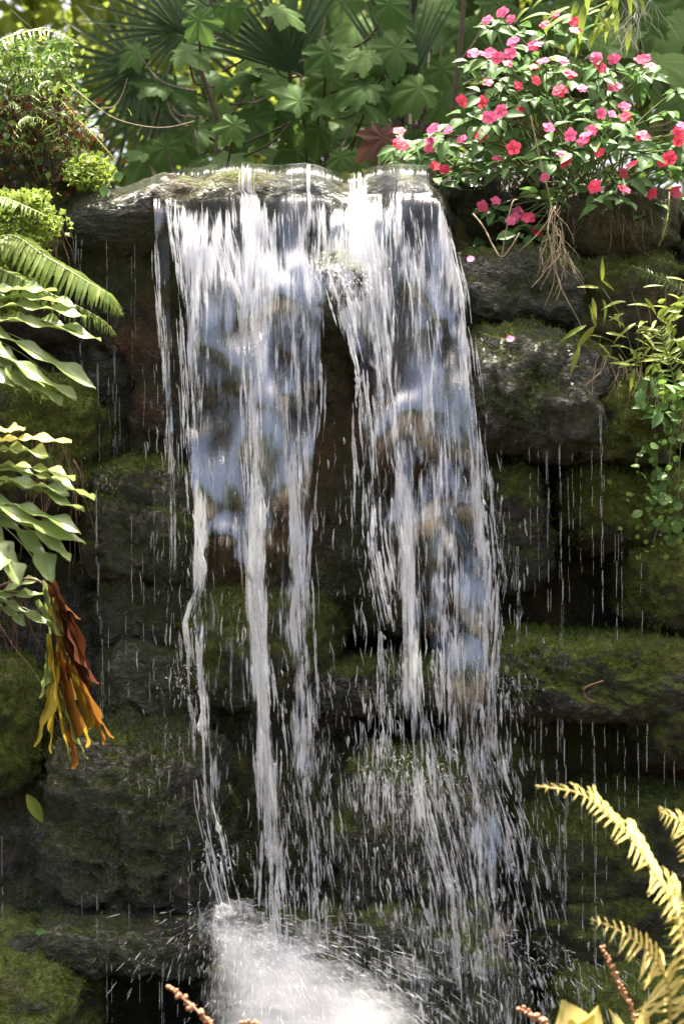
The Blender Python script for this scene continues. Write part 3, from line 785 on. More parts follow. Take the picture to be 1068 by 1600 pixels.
# dripping trickles: each a broken thread
TR = [(138, 560, 700, 1, .02), (143, 590, 735, 1, -.02), (158, 560, 740, 2, -.10), (180, 540, 720, 2, -.06), (172, 580, 700, 1, -.06), (188, 610, 730, 1, -.08), (200, 350, 600, 1, -.06),
      (168, 345, 520, 1, -.08), (212, 350, 520, 1, -.08), (118, 360, 470, 2, -.10), (128, 370, 560, 2, -.08), (222, 560, 740, 1, -.08), (152, 760, 960, 2, -.24), (158, 960, 1110, 2, -.24), (172, 980, 1110, 1, -.22), (200, 960, 1040, 1, -.2),
      (240, 760, 960, 1, -.22), (255, 740, 900, 1, -.22), (205, 800, 930, 1, -.22), (225, 860, 1000, 1, -.2), (130, 1390, 1450, 1, -.40), (150, 1395, 1450, 1, -.4), (207, 1400, 1455, 1, -.4), (240, 1400, 1450, 1, -.4), (270, 1390, 1445, 1, -.4), (295, 1380, 1440, 1, -.4), (310, 1370, 1440, 1, -.4),
      (165, 1500, 1600, 1, -.4), (180, 1500, 1600, 1, -.4), (220, 1500, 1600, 1, -.4), (250, 1500, 1600, 2, -.4), (10, 1300, 1450, 1, -.3), (280, 1500, 1590, 1, -.38),
      (827, 690, 830, 1, -.30), (837, 690, 900, 1, -.30), (851, 690, 950, 2, -.30), (800, 850, 1085, 3, -.30), (806, 840, 990, 1, -.30), (877, 690, 990, 2, -.30), (884, 740, 960, 1, -.30), (897, 700, 790, 1, -.30),
      (908, 720, 900, 1, -.3), (925, 700, 1000, 1, -.30), (938, 640, 930, 2, -.32), (955, 830, 1030, 2, -.28), (968, 820, 980, 1, -.26), (948, 840, 900, 1, -.27), (1000, 860, 1020, 1, -.32), (893, 560, 700, 1, -.3), (783, 700, 760, 1, -.28), (815, 510, 540, 1, -.18), (765, 505, 545, 1, -.18), (780, 505, 530, 1, -.18),
      (832, 1115, 1250, 1, -.36), (845, 1110, 1260, 2, -.36), (872, 1115, 1400, 2, -.36), (890, 1120, 1380, 2, -.36), (906, 1120, 1420, 1, -.36), (928, 1120, 1480, 2, -.36), (945, 1130, 1380, 1, -.36), (962, 1130, 1360, 1, -.36), (975, 1150, 1250, 1, -.36), (1015, 1130, 1230, 2, -.36), (1034, 1170, 1260, 1, -.34), (996, 1130, 1300, 1, -.36), (835, 1240, 1380, 1, -.36), (1050, 1180, 1300, 1, -.34)]
for (px, a, b, st, y) in TR:
    PP, RR = [], []; px += random.gauss(0, 3); p0 = a + random.uniform(0, 14); b = max(b + random.gauss(0, 18), p0 + 14)
    while p0 < b:
        L = random.uniform(8, 42) * (1.4 if st > 1 else 1); L = min(L, b - p0 + 4)
        for s in range(st):
            ox = random.gauss(0, .6 + .9 * (st - 1)); r = random.uniform(.00035, .0009) * (1 + .18 * st)
            pts = [P(px + ox + random.gauss(0, .3) + (p0 - a) * .01, p0 + L * k / 3, y - .002 * st) for k in range(4)]
            PP.append(pts); RR.append([r * .5, r, r * random.uniform(.7, 1.3), r * .3])
        p0 += L * random.uniform(.75, 1.9 if st == 1 else 1.3)
    v, q = tubes(np.array(PP), np.array(RR), 5)
    part("trickle", mesh_np("trickle", v, q), fall, None, M['drip'], "stuff")

# ------------------------------------------------------------------ leaf shapes (unit length along +X, blade in XY)
def blade(name, wf, nl=8, nw=2, droop=.2, fold=.2, wave=0.0, wn=6, twist=0.0, mat=None):
    V, F = [], []
    for i in range(nl + 1):
        s = i / nl; w = wf(s)
        for j in range(-nw, nw + 1):
            y = w * j / nw
            z = -droop * s * s + fold * abs(y) + wave * math.sin(s * wn * 3.1416 + (1.2 if j < 0 else 0)) * abs(j / nw)
            a = twist * s
            V.append((s, y * math.cos(a) - 0 * z, z + y * math.sin(a)))
    n = 2 * nw + 1
    for i in range(nl):
        for j in range(n - 1):
            F.append((i * n + j, (i + 1) * n + j, (i + 1) * n + j + 1, i * n + j + 1))
    me = mesh_np(name, np.array(V), np.array(F))
    if mat: me.materials.append(mat)
    return me


def oval(w, e=1.0):
    return lambda s: w * max(0.02, math.sin(math.pi * min(1, s ** e * .97 + .02)))


def strap(w):
    return lambda s: w * min(1, s * 8 + .35) * (1 if s < .75 else math.sqrt(max(.02, 1 - ((s - .75) / .25) ** 2)))


def dagger(w):
    return lambda s: w * min(1, .5 + s * 6) * (1 - s) ** .7 + .0008


def palmate(name, lobes, cup=.15, mat=None, seed=0):
    """lobes: list of (angle_deg, length, width)"""
    rg = random.Random(seed)
    th = np.linspace(-180, 180, 97)[:-1]; rad = np.zeros(96)
    for i, a in enumerate(th):
        r = .12
        for (la, ll, lw) in lobes:
            d = abs((a - la + 180) % 360 - 180)
            r = max(r, ll * (max(0, 1 - (d / lw)) ** .50))
        rad[i] = r * (1 + .06 * math.sin(i * 2.1 + seed) + .04 * math.sin(i * .9 + seed * 2))
    V = [(0, 0, 0)]; F = []
    rings = 5
    for k in range(1, rings + 1):
        for i, a in enumerate(th):
            r = rad[i] * (k / rings); d = min(abs((a - la + 180) % 360 - 180) for (la, _, _) in lobes)
            z = -cup * r * r + .05 * r * min(1, d / 12) + .035 * math.sin(i * .5 + seed) * r
            V.append((r * math.cos(R(a)), r * math.sin(R(a)), z))
    V = np.array(V)
    fs = []
    for i in range(96):
        j = (i + 1) % 96
        fs.append((0, 1 + i, 1 + j, 1 + j))
    tri = [(0, 1 + i, 1 + (i + 1) % 96) for i in range(96)]
    quad = []
    for k in range(rings - 1):
        for i in range(96):
            j = (i + 1) % 96; a0 = 1 + k * 96; b0 = 1 + (k + 1) * 96
            tri += [(a0 + i, b0 + i, b0 + j), (a0 + i, b0 + j, a0 + j)]
    me = mesh_np(name, V, np.array(tri))
    if mat: me.materials.append(mat)
    return me


# ------------------------------------------------------------------ ferns
LEAFLET = blade("leaflet", lambda s: .075 * min(1, s * 9 + .5) * (1 - s ** 2.2) ** .8 + .002, 7, 1, .25, .3, .02, 4, mat=M['fern'])
LEAFLET_Y = blade("leaflet", lambda s: .062 * min(1, s * 10 + .4) * (1 - s * .55) * (1 if s < .8 else max(.05, (1 - s) / .2)), 8, 1, .30, .35, .03, 5, mat=M['fernY'])


def frond(parent, pts, llen, normal, n=26, mesh=None, mat=None, rmat=None, r=.0022, droop=(0, 0, -.25), both=(1, 1), start=.10, label=None, ang=68, taper=.8):
    path = smooth_path(pts, 40)
    rach = part("frond", tube_mesh("frond", pts, r, r * .35, 5, 30), parent, None, rmat or M['rachisg'], None, label)
    N0 = Vector(normal).normalized()
    for i in range(n):
        f = start + (1 - start) * (i + .5) / n; k = min(int(f * 39), 38)
        p = path[k].lerp(path[k + 1], f * 39 - k); tg = (path[k + 1] - path[k]).normalized()
        side = N0.cross(tg).normalized()
        ln = llen * math.sin(math.pi * (.16 + .84 * (1 - f) ** taper * .62)) if f > .3 else llen * (.75 + .25 * f / .3)
        ln = llen * min(1.0, .55 + f * 1.5) * (1 - f ** 2.2) ** .8 + llen * .06
        for sgn, sc in zip((1, -1), both):
            if sc == 0: continue
            a = R(ang + random.gauss(0, 5))
            dv = tg * math.cos(a) + side * sgn * math.sin(a) + Vector(droop) + Vector((random.gauss(0, .05), random.gauss(0, .05), random.gauss(0, .06)))
            part("leaflet", mesh or LEAFLET, rach, place(p, dv, N0 + Vector((random.gauss(0, .15),) * 3), ln * sc * random.uniform(.9, 1.1)), mat)
    return rach


fernA = thing("fern", "sunlit green fern arching over the left bank above the lobed leaves", "fern", P(-60, 460, -.30), "ferns")
frond(fernA, [P(-60, 420, -.32), P(10, 368, -.36), P(70, 400, -.42), P(130, 436, -.46), P(168, 460, -.48), P(190, 492, -.48)], .080, (.25, -.55, .75), 40, droop=(.05, 0, -.45), ang=64)
frond(fernA, [P(-60, 400, -.32), P(10, 425, -.38), P(60, 450, -.42), P(120, 478, -.45), P(160, 500, -.46), P(180, 522, -.46)], .062, (.2, -.45, .85), 30, droop=(.05, 0, -.5), ang=62)
frond(fernA, [P(-60, 310, -.3), P(-10, 306, -.34), P(30, 318, -.38), P(74, 338, -.40)], .05, (.15, -.45, .85), 20, droop=(.05, 0, -.35))
frond(fernA, [P(-70, 440, -.32), P(-20, 420, -.36), P(40, 440, -.38), P(70, 480, -.40)], .06, (.1, -.6, .75), 22, droop=(0, 0, -.35))

fernT = thing("fern", "small fern with long pointed leaflets on top of the brown tangle", "fern", P(-20, 130, .05), "ferns")
frond(fernT, [P(-40, 90, .05), P(10, 60, .0), P(70, 48, -.02), P(122, 66, -.03)], .055, (0, -.6, .7), 20, droop=(0, 0, -.1))
frond(fernT, [P(-40, 140, .05), P(0, 112, .0), P(50, 108, -.02), P(112, 108, -.03)], .040, (0, -.35, .9), 20, droop=(0, 0, -.15))
frond(fernT, [P(90, 150, .05), P(120, 185, .02), P(150, 215, .0), P(182, 252, -.02)], .018, (.5, -.6, .4), 26, M['rachis'] and LEAFLET, M['yellow'], M['rachis'], droop=(0, 0, -.1))


# broad lobed leaves: one blade with finger lobes along a midrib
def lobed_leaf(name, parent, base, tip, normal, lobes, width, mat, wave=.010, seed=0, label=None, bend=.05):
    """lobes: list of (t, side, length, angle) in metres / degrees from the midrib"""
    rg = random.Random(seed); base = Vector(base); tip = Vector(tip)
    ax = (tip - base); L = ax.length; ax.normalize(); N0 = Vector(normal).normalized(); sd_ = N0.cross(ax).normalized(); N0 = ax.cross(sd_)
    V, F = [], []

    def add(o, d, ln, w, ph):
        d = d.normalized(); s_ = N0.cross(d).normalized(); n0 = len(V); nl = 12
        for i in range(nl + 1):
            s = i / nl
            ww = w * (1.15 - .55 * math.sin(math.pi * min(1, s * 1.5)) * .4) * (1 if s < .70 else math.sqrt(max(.004, 1 - ((s - .70) / .30) ** 2)))
            ww *= 1 + .16 * math.sin(s * 15 + ph)
            c = o + d * ln * s - N0 * bend * (s ** 2) * ln * 2.2
            for j in range(-2, 3):
                y = ww * j / 2
                z = .30 * abs(y) + wave * math.sin(s * 17 + ph + (1.4 if j < 0 else 0)) * abs(j) / 2
                V.append(c + s_ * y + N0 * z)
        for i in range(nl):
            for j in range(4):
                a = n0 + i * 5 + j; F.append((a, a + 5, a + 6, a + 1))
    for (tt, side, ln, ang) in lobes:
        d = ax * math.cos(R(ang)) + sd_ * side * math.sin(R(ang))
        add(base + ax * L * tt, d, ln, width * rg.uniform(.85, 1.1), rg.random() * 6)
    add(base, ax, L * 1.0, width * .95, rg.random() * 6)
    me = mesh_np(name, np.array(V), np.array(F))
    o = part(name, me, parent, None, mat, None, label)
    rib = [base + ax * L * s - N0 * (bend * (s ** 2) * L * 2.2 - .002) for s in (0, .3, .6, .95)]
    part("midrib", tube_mesh("midrib", rib, .0028, .0008, 5, 12), o, None, M['rachisg'])
    return o


lob = thing("lobed_leaf_plant", "plant with broad glossy finger lobed leaves hanging over the left drips", "plant", P(-90, 760, -.30))
def lobes_pairs(n, l0, l1, a0, a1, t0=.05, t1=.82):
    o = []
    for i in range(n):
        f = i / (n - 1); l = l0 + (l1 - l0) * f
        for s in (1, -1): o.append((t0 + (t1 - t0) * f, s, l * random.uniform(.9, 1.1), a0 + (a1 - a0) * f))
    return o


def finger_leaf(parent, segs, normal, width, mat, wave=.006, bend=.05, label=None):
    """segs: (start px, start py, tip px, tip py, y start, y tip): one blade of long finger lobes"""
    V, F = [], []; N1 = Vector(normal).normalized()
    width *= .86
    for (ax, ay, bx, by, y0, y1) in segs:
        o, e = P(ax, ay, y0), P(bx, by, y1); d = e - o; ln = d.length; d.normalize()
        nn_ = (N1 + Vector((random.gauss(0, .14), random.gauss(0, .10), 0))); s_ = nn_.cross(d).normalized(); nn_ = d.cross(s_)
        n0 = len(V); nl = 24; ph = random.random() * 6; w = width * random.uniform(.85, 1.12); sw = random.gauss(0, .05)
        for i in range(nl + 1):
            s = i / nl
            ww = w * (1.25 - .45 * math.sin(math.pi * min(1, s * 1.4))) * (1 if s < .72 else math.sqrt(max(.004, 1 - ((s - .72) / .28) ** 2)))
            ww *= 1 + .22 * math.sin(s * 19 + ph) + .14 * math.sin(s * 37 + ph * 2)
            c = o + d * ln * s + nn_ * bend * ln * math.sin(math.pi * s) + s_ * sw * ln * math.sin(math.pi * s)
            for j in range(-3, 4):
                y = ww * j / 3
                V.append(c + s_ * y + nn_ * (.32 * abs(y) + wave * math.sin(s * 19 + ph + (1.4 if j < 0 else 0)) * (abs(j) / 3) ** 1.5))
        for i in range(nl):
            for j in range(6):
                a = n0 + i * 7 + j; F.append((a, a + 7, a + 8, a + 1))
    o = part("leaf", mesh_np("leaf", np.array(V), np.array(F)), parent, None, mat, None, label)
    for (ax, ay, bx, by, y0, y1) in segs:
        o1, e1 = P(ax, ay, y0), P(bx, by, y1); m1 = o1.lerp(e1, .5) + N1 * (bend * (e1 - o1).length + .001)
        part("midrib", tube_mesh("midrib", [o1, m1, o1.lerp(e1, .93)], .0014, .0005, 4, 8), o, None, M['rachisg'])
    return o


finger_leaf(lob, [(-40, 468, 118, 478, -.40, -.50), (-40, 480, 134, 494, -.41, -.52), (-40, 496, 158, 530, -.42, -.53), (-40, 458, 90, 455, -.38, -.47), (-40, 505, 120, 520, -.42, -.52)], (.10, -.32, .95), .017, M['fernL'], .008)
finger_leaf(lob, [(-40, 500, 150, 606, -.42, -.56), (-35, 515, 120, 624, -.44, -.57), (-30, 525, 96, 634, -.45, -.58), (-40, 530, 70, 606, -.46, -.58), (-45, 540, 48, 614, -.46, -.58), (-50, 545, 22, 606, -.46, -.57)], (.22, -.48, .85), .0185, M['fernL'])
finger_leaf(lob, [(-40, 712, 76, 712, -0.60, -0.74), (-40, 728, 148, 782, -0.61, -0.78), (-40, 744, 132, 800, -0.62, -0.78), (-40, 756, 108, 770, -0.62, -0.76), (-40, 735, 118, 748, -0.60, -0.76)], (.10, -.22, .97), .0150, M['fernL'], .010)
finger_leaf(lob, [(-30, 770, 134, 850, -0.64, -0.79), (-28, 778, 126, 832, -0.64, -0.80), (-25, 790, 110, 878, -0.66, -0.81), (-20, 800, 82, 910, -0.67, -0.81), (-20, 810, 30, 914, -0.67, -0.80), (-30, 815, 2, 890, -0.67, -0.80)], (.30, -.60, .72), .0200, M['fernL'])
finger_leaf(lob, [(-40, 700, 112, 692, -0.58, -0.74), (-40, 690, 40, 672, -0.58, -0.70)], (.05, -.20, 1), .014, M['fernY'], .008, .05, "yellowing lobes seen edge on")
finger_leaf(lob, [(-30, 930, 74, 928, -.38, -.44), (-20, 935, 60, 905, -.38, -.44), (-20, 940, 40, 978, -.38, -.45), (0, 935, 96, 985, -.40, -.46)], (.25, -.55, .75), .012, M['fernL'], .004)
part("stalk", tube_mesh("stalk", [P(-90, 760, -.30), P(-60, 690, -.34), P(-50, 520, -.36)], .005, .004), lob, None, M['rachisg'])
part("stalk", tube_mesh("stalk", [P(-90, 760, -.30), P(-60, 760, -.36), P(-45, 745, -.40)], .005, .004), lob, None, M['rachisg'])
part("stalk", tube_mesh("stalk", [P(-90, 760, -.30), P(-70, 880, -.33), P(-30, 930, -.36)], .005, .003), lob, None, M['rachisg'])
# withered drooping leaf
wl_ = thing("withered_leaf", "withered brown, orange and yellow lobed leaf drooping down the left bank", "leaf", P(60, 905, -.42))
part("midrib", tube_mesh("midrib", [P(-30, 930, -.38), P(30, 905, -.42), P(70, 915, -.45), P(92, 980, -.46), P(118, 1080, -.46), P(140, 1140, -.46)], .003, .001), wl_, None, M['twig'])
WL = blade("lobe", lambda s: .11 * math.sin(math.pi * min(1, .12 + .86 * s)) * (1 + .22 * math.sin(s * 13) + .07 * math.sin(s * 29)), 20, 2, .10, .9, .035, 7, 1.1)
for (a, b, mat, w, ln_) in [((78, 912), (112, 985), 'brown', 1.7, 1), ((92, 950), (142, 1070), 'brown', 1.3, 1), ((100, 990), (150, 1110), 'brown', 1.1, 1), ((108, 1040), (172, 1165), 'orange', .75, 1), ((96, 985), (122, 1090), 'orange', 1.0, 1), ((88, 1010), (128, 1195), 'orange', .65, 1),
                            ((80, 940), (104, 1040), 'yellow', .9, 1), ((84, 1000), (84, 1160), 'yellow', .75, 1), ((94, 1040), (104, 1175), 'yellow', .60, 1), ((100, 1060), (144, 1178), 'yellow', .55, 1), ((74, 920), (100, 1010), 'fernL', 1.2, 1), ((72, 1000), (78, 1090), 'fernL', .8, 1)]:
    p0 = P(*a, -.455 + random.gauss(0, .008)); p1 = P(*b, -.46 + random.gauss(0, .015)); L = (p1 - p0).length
    for h in range(2):
        q0 = p0 + Vector((random.gauss(0, .008), random.gauss(0, .008), random.gauss(0, .012))); q1 = p1 + Vector((random.gauss(0, .012), random.gauss(0, .010), random.gauss(.01, .018)))
        part("lobe", WL, wl_, place(q0, q1 - q0, (random.uniform(-.9, .9), -1, .1), (L, L * w * random.uniform(.32, .58), L * random.uniform(.8, 1.5))), M[mat if h == 0 or random.random() < .5 else random.choice(('brown', 'yellow', 'fernL', 'fernL'))])

# yellow foreground fern
fy = thing("yellow_fern", "yellow fern with sun glare in its leaf colour at the right edge of the pool", "fern", P(1110, 1720, -1.25), "ferns")
YF = -1.25
frond(fy, [P(1110, 1720, YF), P(1082, 1560, YF - .02), P(1062, 1470, YF - .03), P(1046, 1410, YF - .04), P(1018, 1362, YF - .05), P(985, 1312, YF - .06), P(945, 1272, YF - .06), P(905, 1240, YF - .06), P(836, 1228, YF - .06)], .120, (.45, -.35, .85), 33, LEAFLET_Y, M['fernY'], M['rachis'], .0042, (.12, 0, .02), (.55, 1.0), .12, ang=72)
frond(fy, [P(1100, 1760, YF - .04), P(1050, 1620, YF - .05), P(1046, 1560, YF - .06), P(1034, 1520, YF - .07), P(1008, 1484, YF - .08), P(970, 1456, YF - .08), P(922, 1436, YF - .08)], .075, (.2, -.5, .8), 22, LEAFLET_Y, M['fernY'], M['rachis'], .0038, (0, 0, .02), (1, 1), .12, ang=80)
frond(fy, [P(1180, 1700, YF + .05), P(1150, 1480, YF + .05), P(1110, 1340, YF + .04), P(1070, 1290, YF + .04), P(1030, 1268, YF + .03)], .075, (.4, -.6, .7), 22, LEAFLET_Y, M['fernY'], M['rachis'], .0038, (0, 0, -.1), (1, 1), .15)
frond(fy, [P(1160, 1760, YF + .02), P(1110, 1560, YF + .02), P(1085, 1450, YF + .01), P(1062, 1400, YF)], .075, (.1, -.8, .5), 18, LEAFLET_Y, M['fern'], M['rachis'], .0036, (0, 0, 0), (1, 1), .15)
bl = blade("leaf", oval(.30, .8), 8, 2, .15, .3, .03, 3, mat=M['fernY'])  # pale rosette leaf in the fern's yellow material
pl = thing("low_plant", "pale leaf rosette below the yellow fern", "plant", P(900, 1690, YF))
for (x, y, tx, ty, s) in [(893, 1640, 885, 1568, .8), (905, 1640, 935, 1578, .5), (880, 1640, 925, 1590, .6), (975, 1650, 960, 1580, .25), (985, 1650, 1012, 1570, .25)]:
    p0, p1 = P(x, y, YF), P(tx, ty, YF - .03); L = (p1 - p0).length
    part("leaf", bl, pl, place(p0, p1 - p0, (.3, -.8, .6), (L, L * s * 2, L)))


def spike(label, pts, r, seed, n):
    th_ = thing("dry_spike", label, "plant", pts[0], "dry flower spikes")
    part("stem", tube_mesh("stem", pts, r * .4, r * .25), th_, None, M['spike'])
    path = smooth_path(pts, n); d, f = ico(2)
    bud = mesh_np("bud", d * (1 + .25 * gnoise(d * 2.2, seed))[:, None] * np.array([1, .8, .8]), f); bud.materials.append(M['spike'])
    for k in range(int(n * .25), n):
        for s in (1, -1):
            o = Vector((random.gauss(0, 1), random.gauss(0, .6), random.gauss(0, .6))).normalized()
            part("bud", bud, th_, place(path[k] + o * r * .7, o + Vector((0, 0, .3)), (0, -1, .2), r * random.uniform(.5, 1.0) * (1 - .3 * k / n)))


spike("curled orange brown dry spike at the foot of the splash", [P(400, 1680, -1.2), P(345, 1620, -1.2), P(318, 1588, -1.2), P(292, 1566, -1.2), P(268, 1542, -1.2)], .0085, 1, 20)
spike("upright brown dry spike beside the yellow fern", [P(1010, 1680, -1.2), P(992, 1590, -1.2), P(972, 1548, -1.2), P(955, 1510, -1.2), P(942, 1482, -1.2)], .0058, 2, 26)
spike("short brown dry spike beside the pale rosette", [P(900, 1690, -1.2), P(860, 1612, -1.2), P(838, 1590, -1.2), P(814, 1578, -1.2)], .0085, 3, 18)
spike("orange dry spike tip rising from the splash edge", [P(470, 1700, -1.2), P(430, 1640, -1.2), P(405, 1606, -1.2), P(380, 1596, -1.2)], .0075, 4, 14)

# ------------------------------------------------------------------ impatiens
IMP = [blade("leaf", oval(.27, .85), 7, 2, .18 + .1 * k, .35, .015, 6, mat=M['imp']) for k in range(3)]
PET = blade("petal", lambda s: .52 * math.sin(math.pi * min(.93, .16 + .72 * s)) , 5, 2, .10, .10, .04, 2)
d2, f2 = ico(1)
EYE = mesh_np("flower", d2 * np.array([.16, .16, .12]), f2); EYE.materials.append(M['yellow'])
PINK, CORAL = 'pink', 'coral'
FL = [(453, 62), (500, 38), (527, 60), (663, 45), (633, 75), (728, 68), (728, 95), (533, 130), (613, 138), (598, 142), (410, 165), (445, 170), (462, 163), (485, 180), (524, 170), (630, 190), (686, 186), (792, 180), (848, 183), (809, 210), (930, 190), (960, 205), (945, 185),
      (456, 257), (606, 252), (750, 277), (850, 270), (680, 282), (550, 270), (375, 315), (437, 320), (495, 347), (553, 349), (460, 367), (882, 333), (845, 357), (885, 365), (808, 355), (647, 400), (713, 422), (780, 408), (752, 440), (760, 425), (685, 477), (700, 505), (488, 497), (632, 555),
      (788, 583), (880, 590), (905, 513), (968, 605), (1043, 590), (1040, 603), (1050, 410), (1050, 440), (1062, 395), (437, 422), (180, 410), (175, 440), (190, 455), (285, 402), (275, 440), (272, 465), (330, 408), (375, 435), (290, 520), (320, 530), (440, 643), (480, 628), (540, 678), (525, 690), (550, 665),
      (580, 680), (608, 722), (803, 478), (938, 423), (1000, 508), (535, 462), (712, 230), (598, 210), (880, 545), (518, 198), (1023, 495)]
CORALS = {(728, 68), (728, 95), (633, 75), (809, 210), (930, 190), (960, 205), (456, 257), (606, 252), (680, 282), (550, 270), (437, 320), (553, 349), (885, 365), (700, 505), (788, 583), (880, 590), (905, 513), (968, 605), (1043, 590), (1050, 440), (1050, 410), (180, 410), (175, 440), (190, 455), (290, 520), (320, 530), (580, 680), (608, 722), (803, 478), (938, 423), (1000, 508), (535, 462), (437, 422), (375, 315), (712, 230), (598, 210), (880, 545), (518, 198), (1023, 495)}


def imp_y(px, py):
    e = ((px - 880) / 230) ** 2 + ((py - 220) / 190) ** 2
    return -.20 + .22 * min(1.6, e)


imps = {
    'up': thing("impatiens", "tall leafy impatiens with pink flowers above the stone", "flowering plant", P(890, 330, .12), "impatiens plants"),
    'low': thing("impatiens", "low impatiens with coral and pink flowers spilling over the clay stone", "flowering plant", P(930, 345, .02), "impatiens plants"),
    'arm': thing("impatiens", "leaning impatiens sprig with flowers beside the brink", "flowering plant", P(800, 320, .05), "impatiens plants")}


def flower(par, p, nrm, s, mat):
    m = place(p, Vector((0, 0, 1)).cross(nrm) + Vector((.01, 0, .01)), nrm, s)
    fo = part("flower", EYE, par, m)
    a0 = random.random() * 6.28
    for k in range(5):
        a = a0 + k * 6.2832 / 5; mk = m @ Matrix.Rotation(a, 4, 'Z') @ Matrix.Translation((.06, 0, .02 * k)) @ Matrix.Rotation(random.gauss(-.05, .12), 4, 'Y')
        part("petal", PET, fo, mk @ Matrix.Diagonal((random.uniform(.8, 1),) * 3 + (1,)), M[mat])


shoots = []
for (zx, zy) in FL:
    px, py = 534 + zx / 2, zy / 2
    k = 'arm' if px < 735 else ('low' if py > 200 else 'up')
    y = imp_y(px, py) + random.gauss(0, .03)
    p = P(px, py, y - .05)
    nr = Vector((random.gauss(-.05, .35), -.85 + random.gauss(0, .2), random.gauss(.45, .3))).normalized()
    flower(imps[k], p, nr, random.uniform(.0135, .0195), CORAL if (zx, zy) in CORALS else PINK)
    shoots.append((k, px + random.gauss(0, 6), py + random.uniform(4, 16), y))
for _ in range(46):
    a = random.random() * 6.283; rr = math.sqrt(random.random())
    px, py = 885 + 195 * rr * math.cos(a), 205 + 150 * rr * math.sin(a)
    if py < 60 + abs(px - 880) * .35: continue
    shoots.append(('low' if py > 200 else 'up', px, py, imp_y(px, py) + random.uniform(0, .12)))
for (px, py) in [(660, 225), (690, 245), (725, 225), (640, 240), (705, 270), (765, 365), (800, 355), (700, 215), (745, 260)]:
    shoots.append(('arm', px, py, .0))
for (k, px, py, y) in shoots:
    tip = P(px, py, y); par = imps[k]; base = W[par].translation + Vector((random.gauss(0, .06), random.gauss(0, .04), random.uniform(-.02, .04)))
    mid = base.lerp(tip, .5) + Vector((random.gauss(0, .02), .03, .05))
    part("stem", tube_mesh("stem", [base, mid, tip], .0032, .0018, 5, 8), par, None, M['stem'])
    nl = random.choice((4, 5, 5, 6)); a0 = random.random() * 6.28
    axis = Vector((random.gauss(0, .3), -.55 + random.gauss(0, .25), .8)).normalized()
    e1 = axis.cross(Vector((1, .1, 0))).normalized(); e2 = axis.cross(e1)
    for j in range(nl):
        a = a0 + j * 6.283 / nl + random.gauss(0, .2); out = e1 * math.cos(a) + e2 * math.sin(a)
        dv = out + axis * random.uniform(-.15, .25); dv.z -= .10
        L = random.uniform(.032, .058)
        part("leaf", IMP[j % 3], par, place(tip + dv.normalized() * .010 - axis * random.uniform(0, .03), dv, axis + Vector((random.gauss(0, .15), random.gauss(0, .15), 0)), L))

# hanging roots
def tangle(name, label, cat, starts, mat, n, ln, spread, r, y, curl=.01, seed=0, group=None):
    th_ = thing(name, label, cat, P(starts[0][0], starts[0][1], y), group)
    PP, RR = [], []
    for i in range(n):
        s = starts[i % len(starts)]; p = P(s[0] + random.gauss(0, spread), s[1] + random.gauss(0, 6), y + random.gauss(0, .02)); L = ln * random.uniform(.35, 1); pts = []
        v = Vector((random.gauss(0, .25), random.gauss(0, .15), -1))
        for k in range(10):
            pts.append(p.copy()); v = v + Vector((random.gauss(0, curl * 14), random.gauss(0, curl * 10), -.12)); p = p + v.normalized() * L / 9
        rr = r * random.uniform(.5, 1.2); PP.append(pts); RR.append(np.linspace(rr, rr * .35, 10))
    v, q = tubes(np.array(PP), np.array(RR), 4)
    part("root_strands", mesh_np("root_strands", v, q), th_, None, mat, "stuff")
    return th_


rt = tangle("hanging_roots", "pale tangled roots hanging below the flowers", "roots", [(866, 330), (868, 350), (862, 370), (870, 390)], M['root'], 46, .14, 6, .0008, -.30, .030)
for pts in [[(828, 180), (845, 260), (858, 310), (864, 370), (866, 420), (862, 450), (850, 478)], [(866, 400), (872, 440), (886, 470), (900, 495), (908, 512)], [(866, 380), (858, 405), (846, 425)], [(864, 420), (875, 445), (868, 470)]]:
    part("root", tube_mesh("root", [P(a, b, -.31) for a, b in pts], .0017, .0008), rt, None, M['root'])
tangle("root_fringe", "brown fine root fringe hanging from the clay stone", "roots", [(880 + 15 * k, 335 + 3 * (k % 3)) for k in range(11)], M['rootd'], 30, .11, 9, .0008, -.20, .014)
vn = thing("bare_vine", "bare looping vine stem with one leaf beside the fall", "vine", P(740, 335, -.2))
part("stem", tube_mesh("stem", [P(738, 334, -.2), P(755, 355, -.22), P(770, 385, -.24), P(783, 402, -.25), P(798, 385, -.25), P(811, 364, -.24)], .0022, .0016), vn, None, M['root'])
part("stem", tube_mesh("stem", [P(783, 402, -.25), P(792, 350, -.26), P(800, 316, -.25), P(808, 312, -.24)], .0016, .0010), vn, None, M['root'])
part("leaf", IMP[0], vn, place(P(776, 372, -.25), (1, -.2, .25), (0, -1, .4), .045))

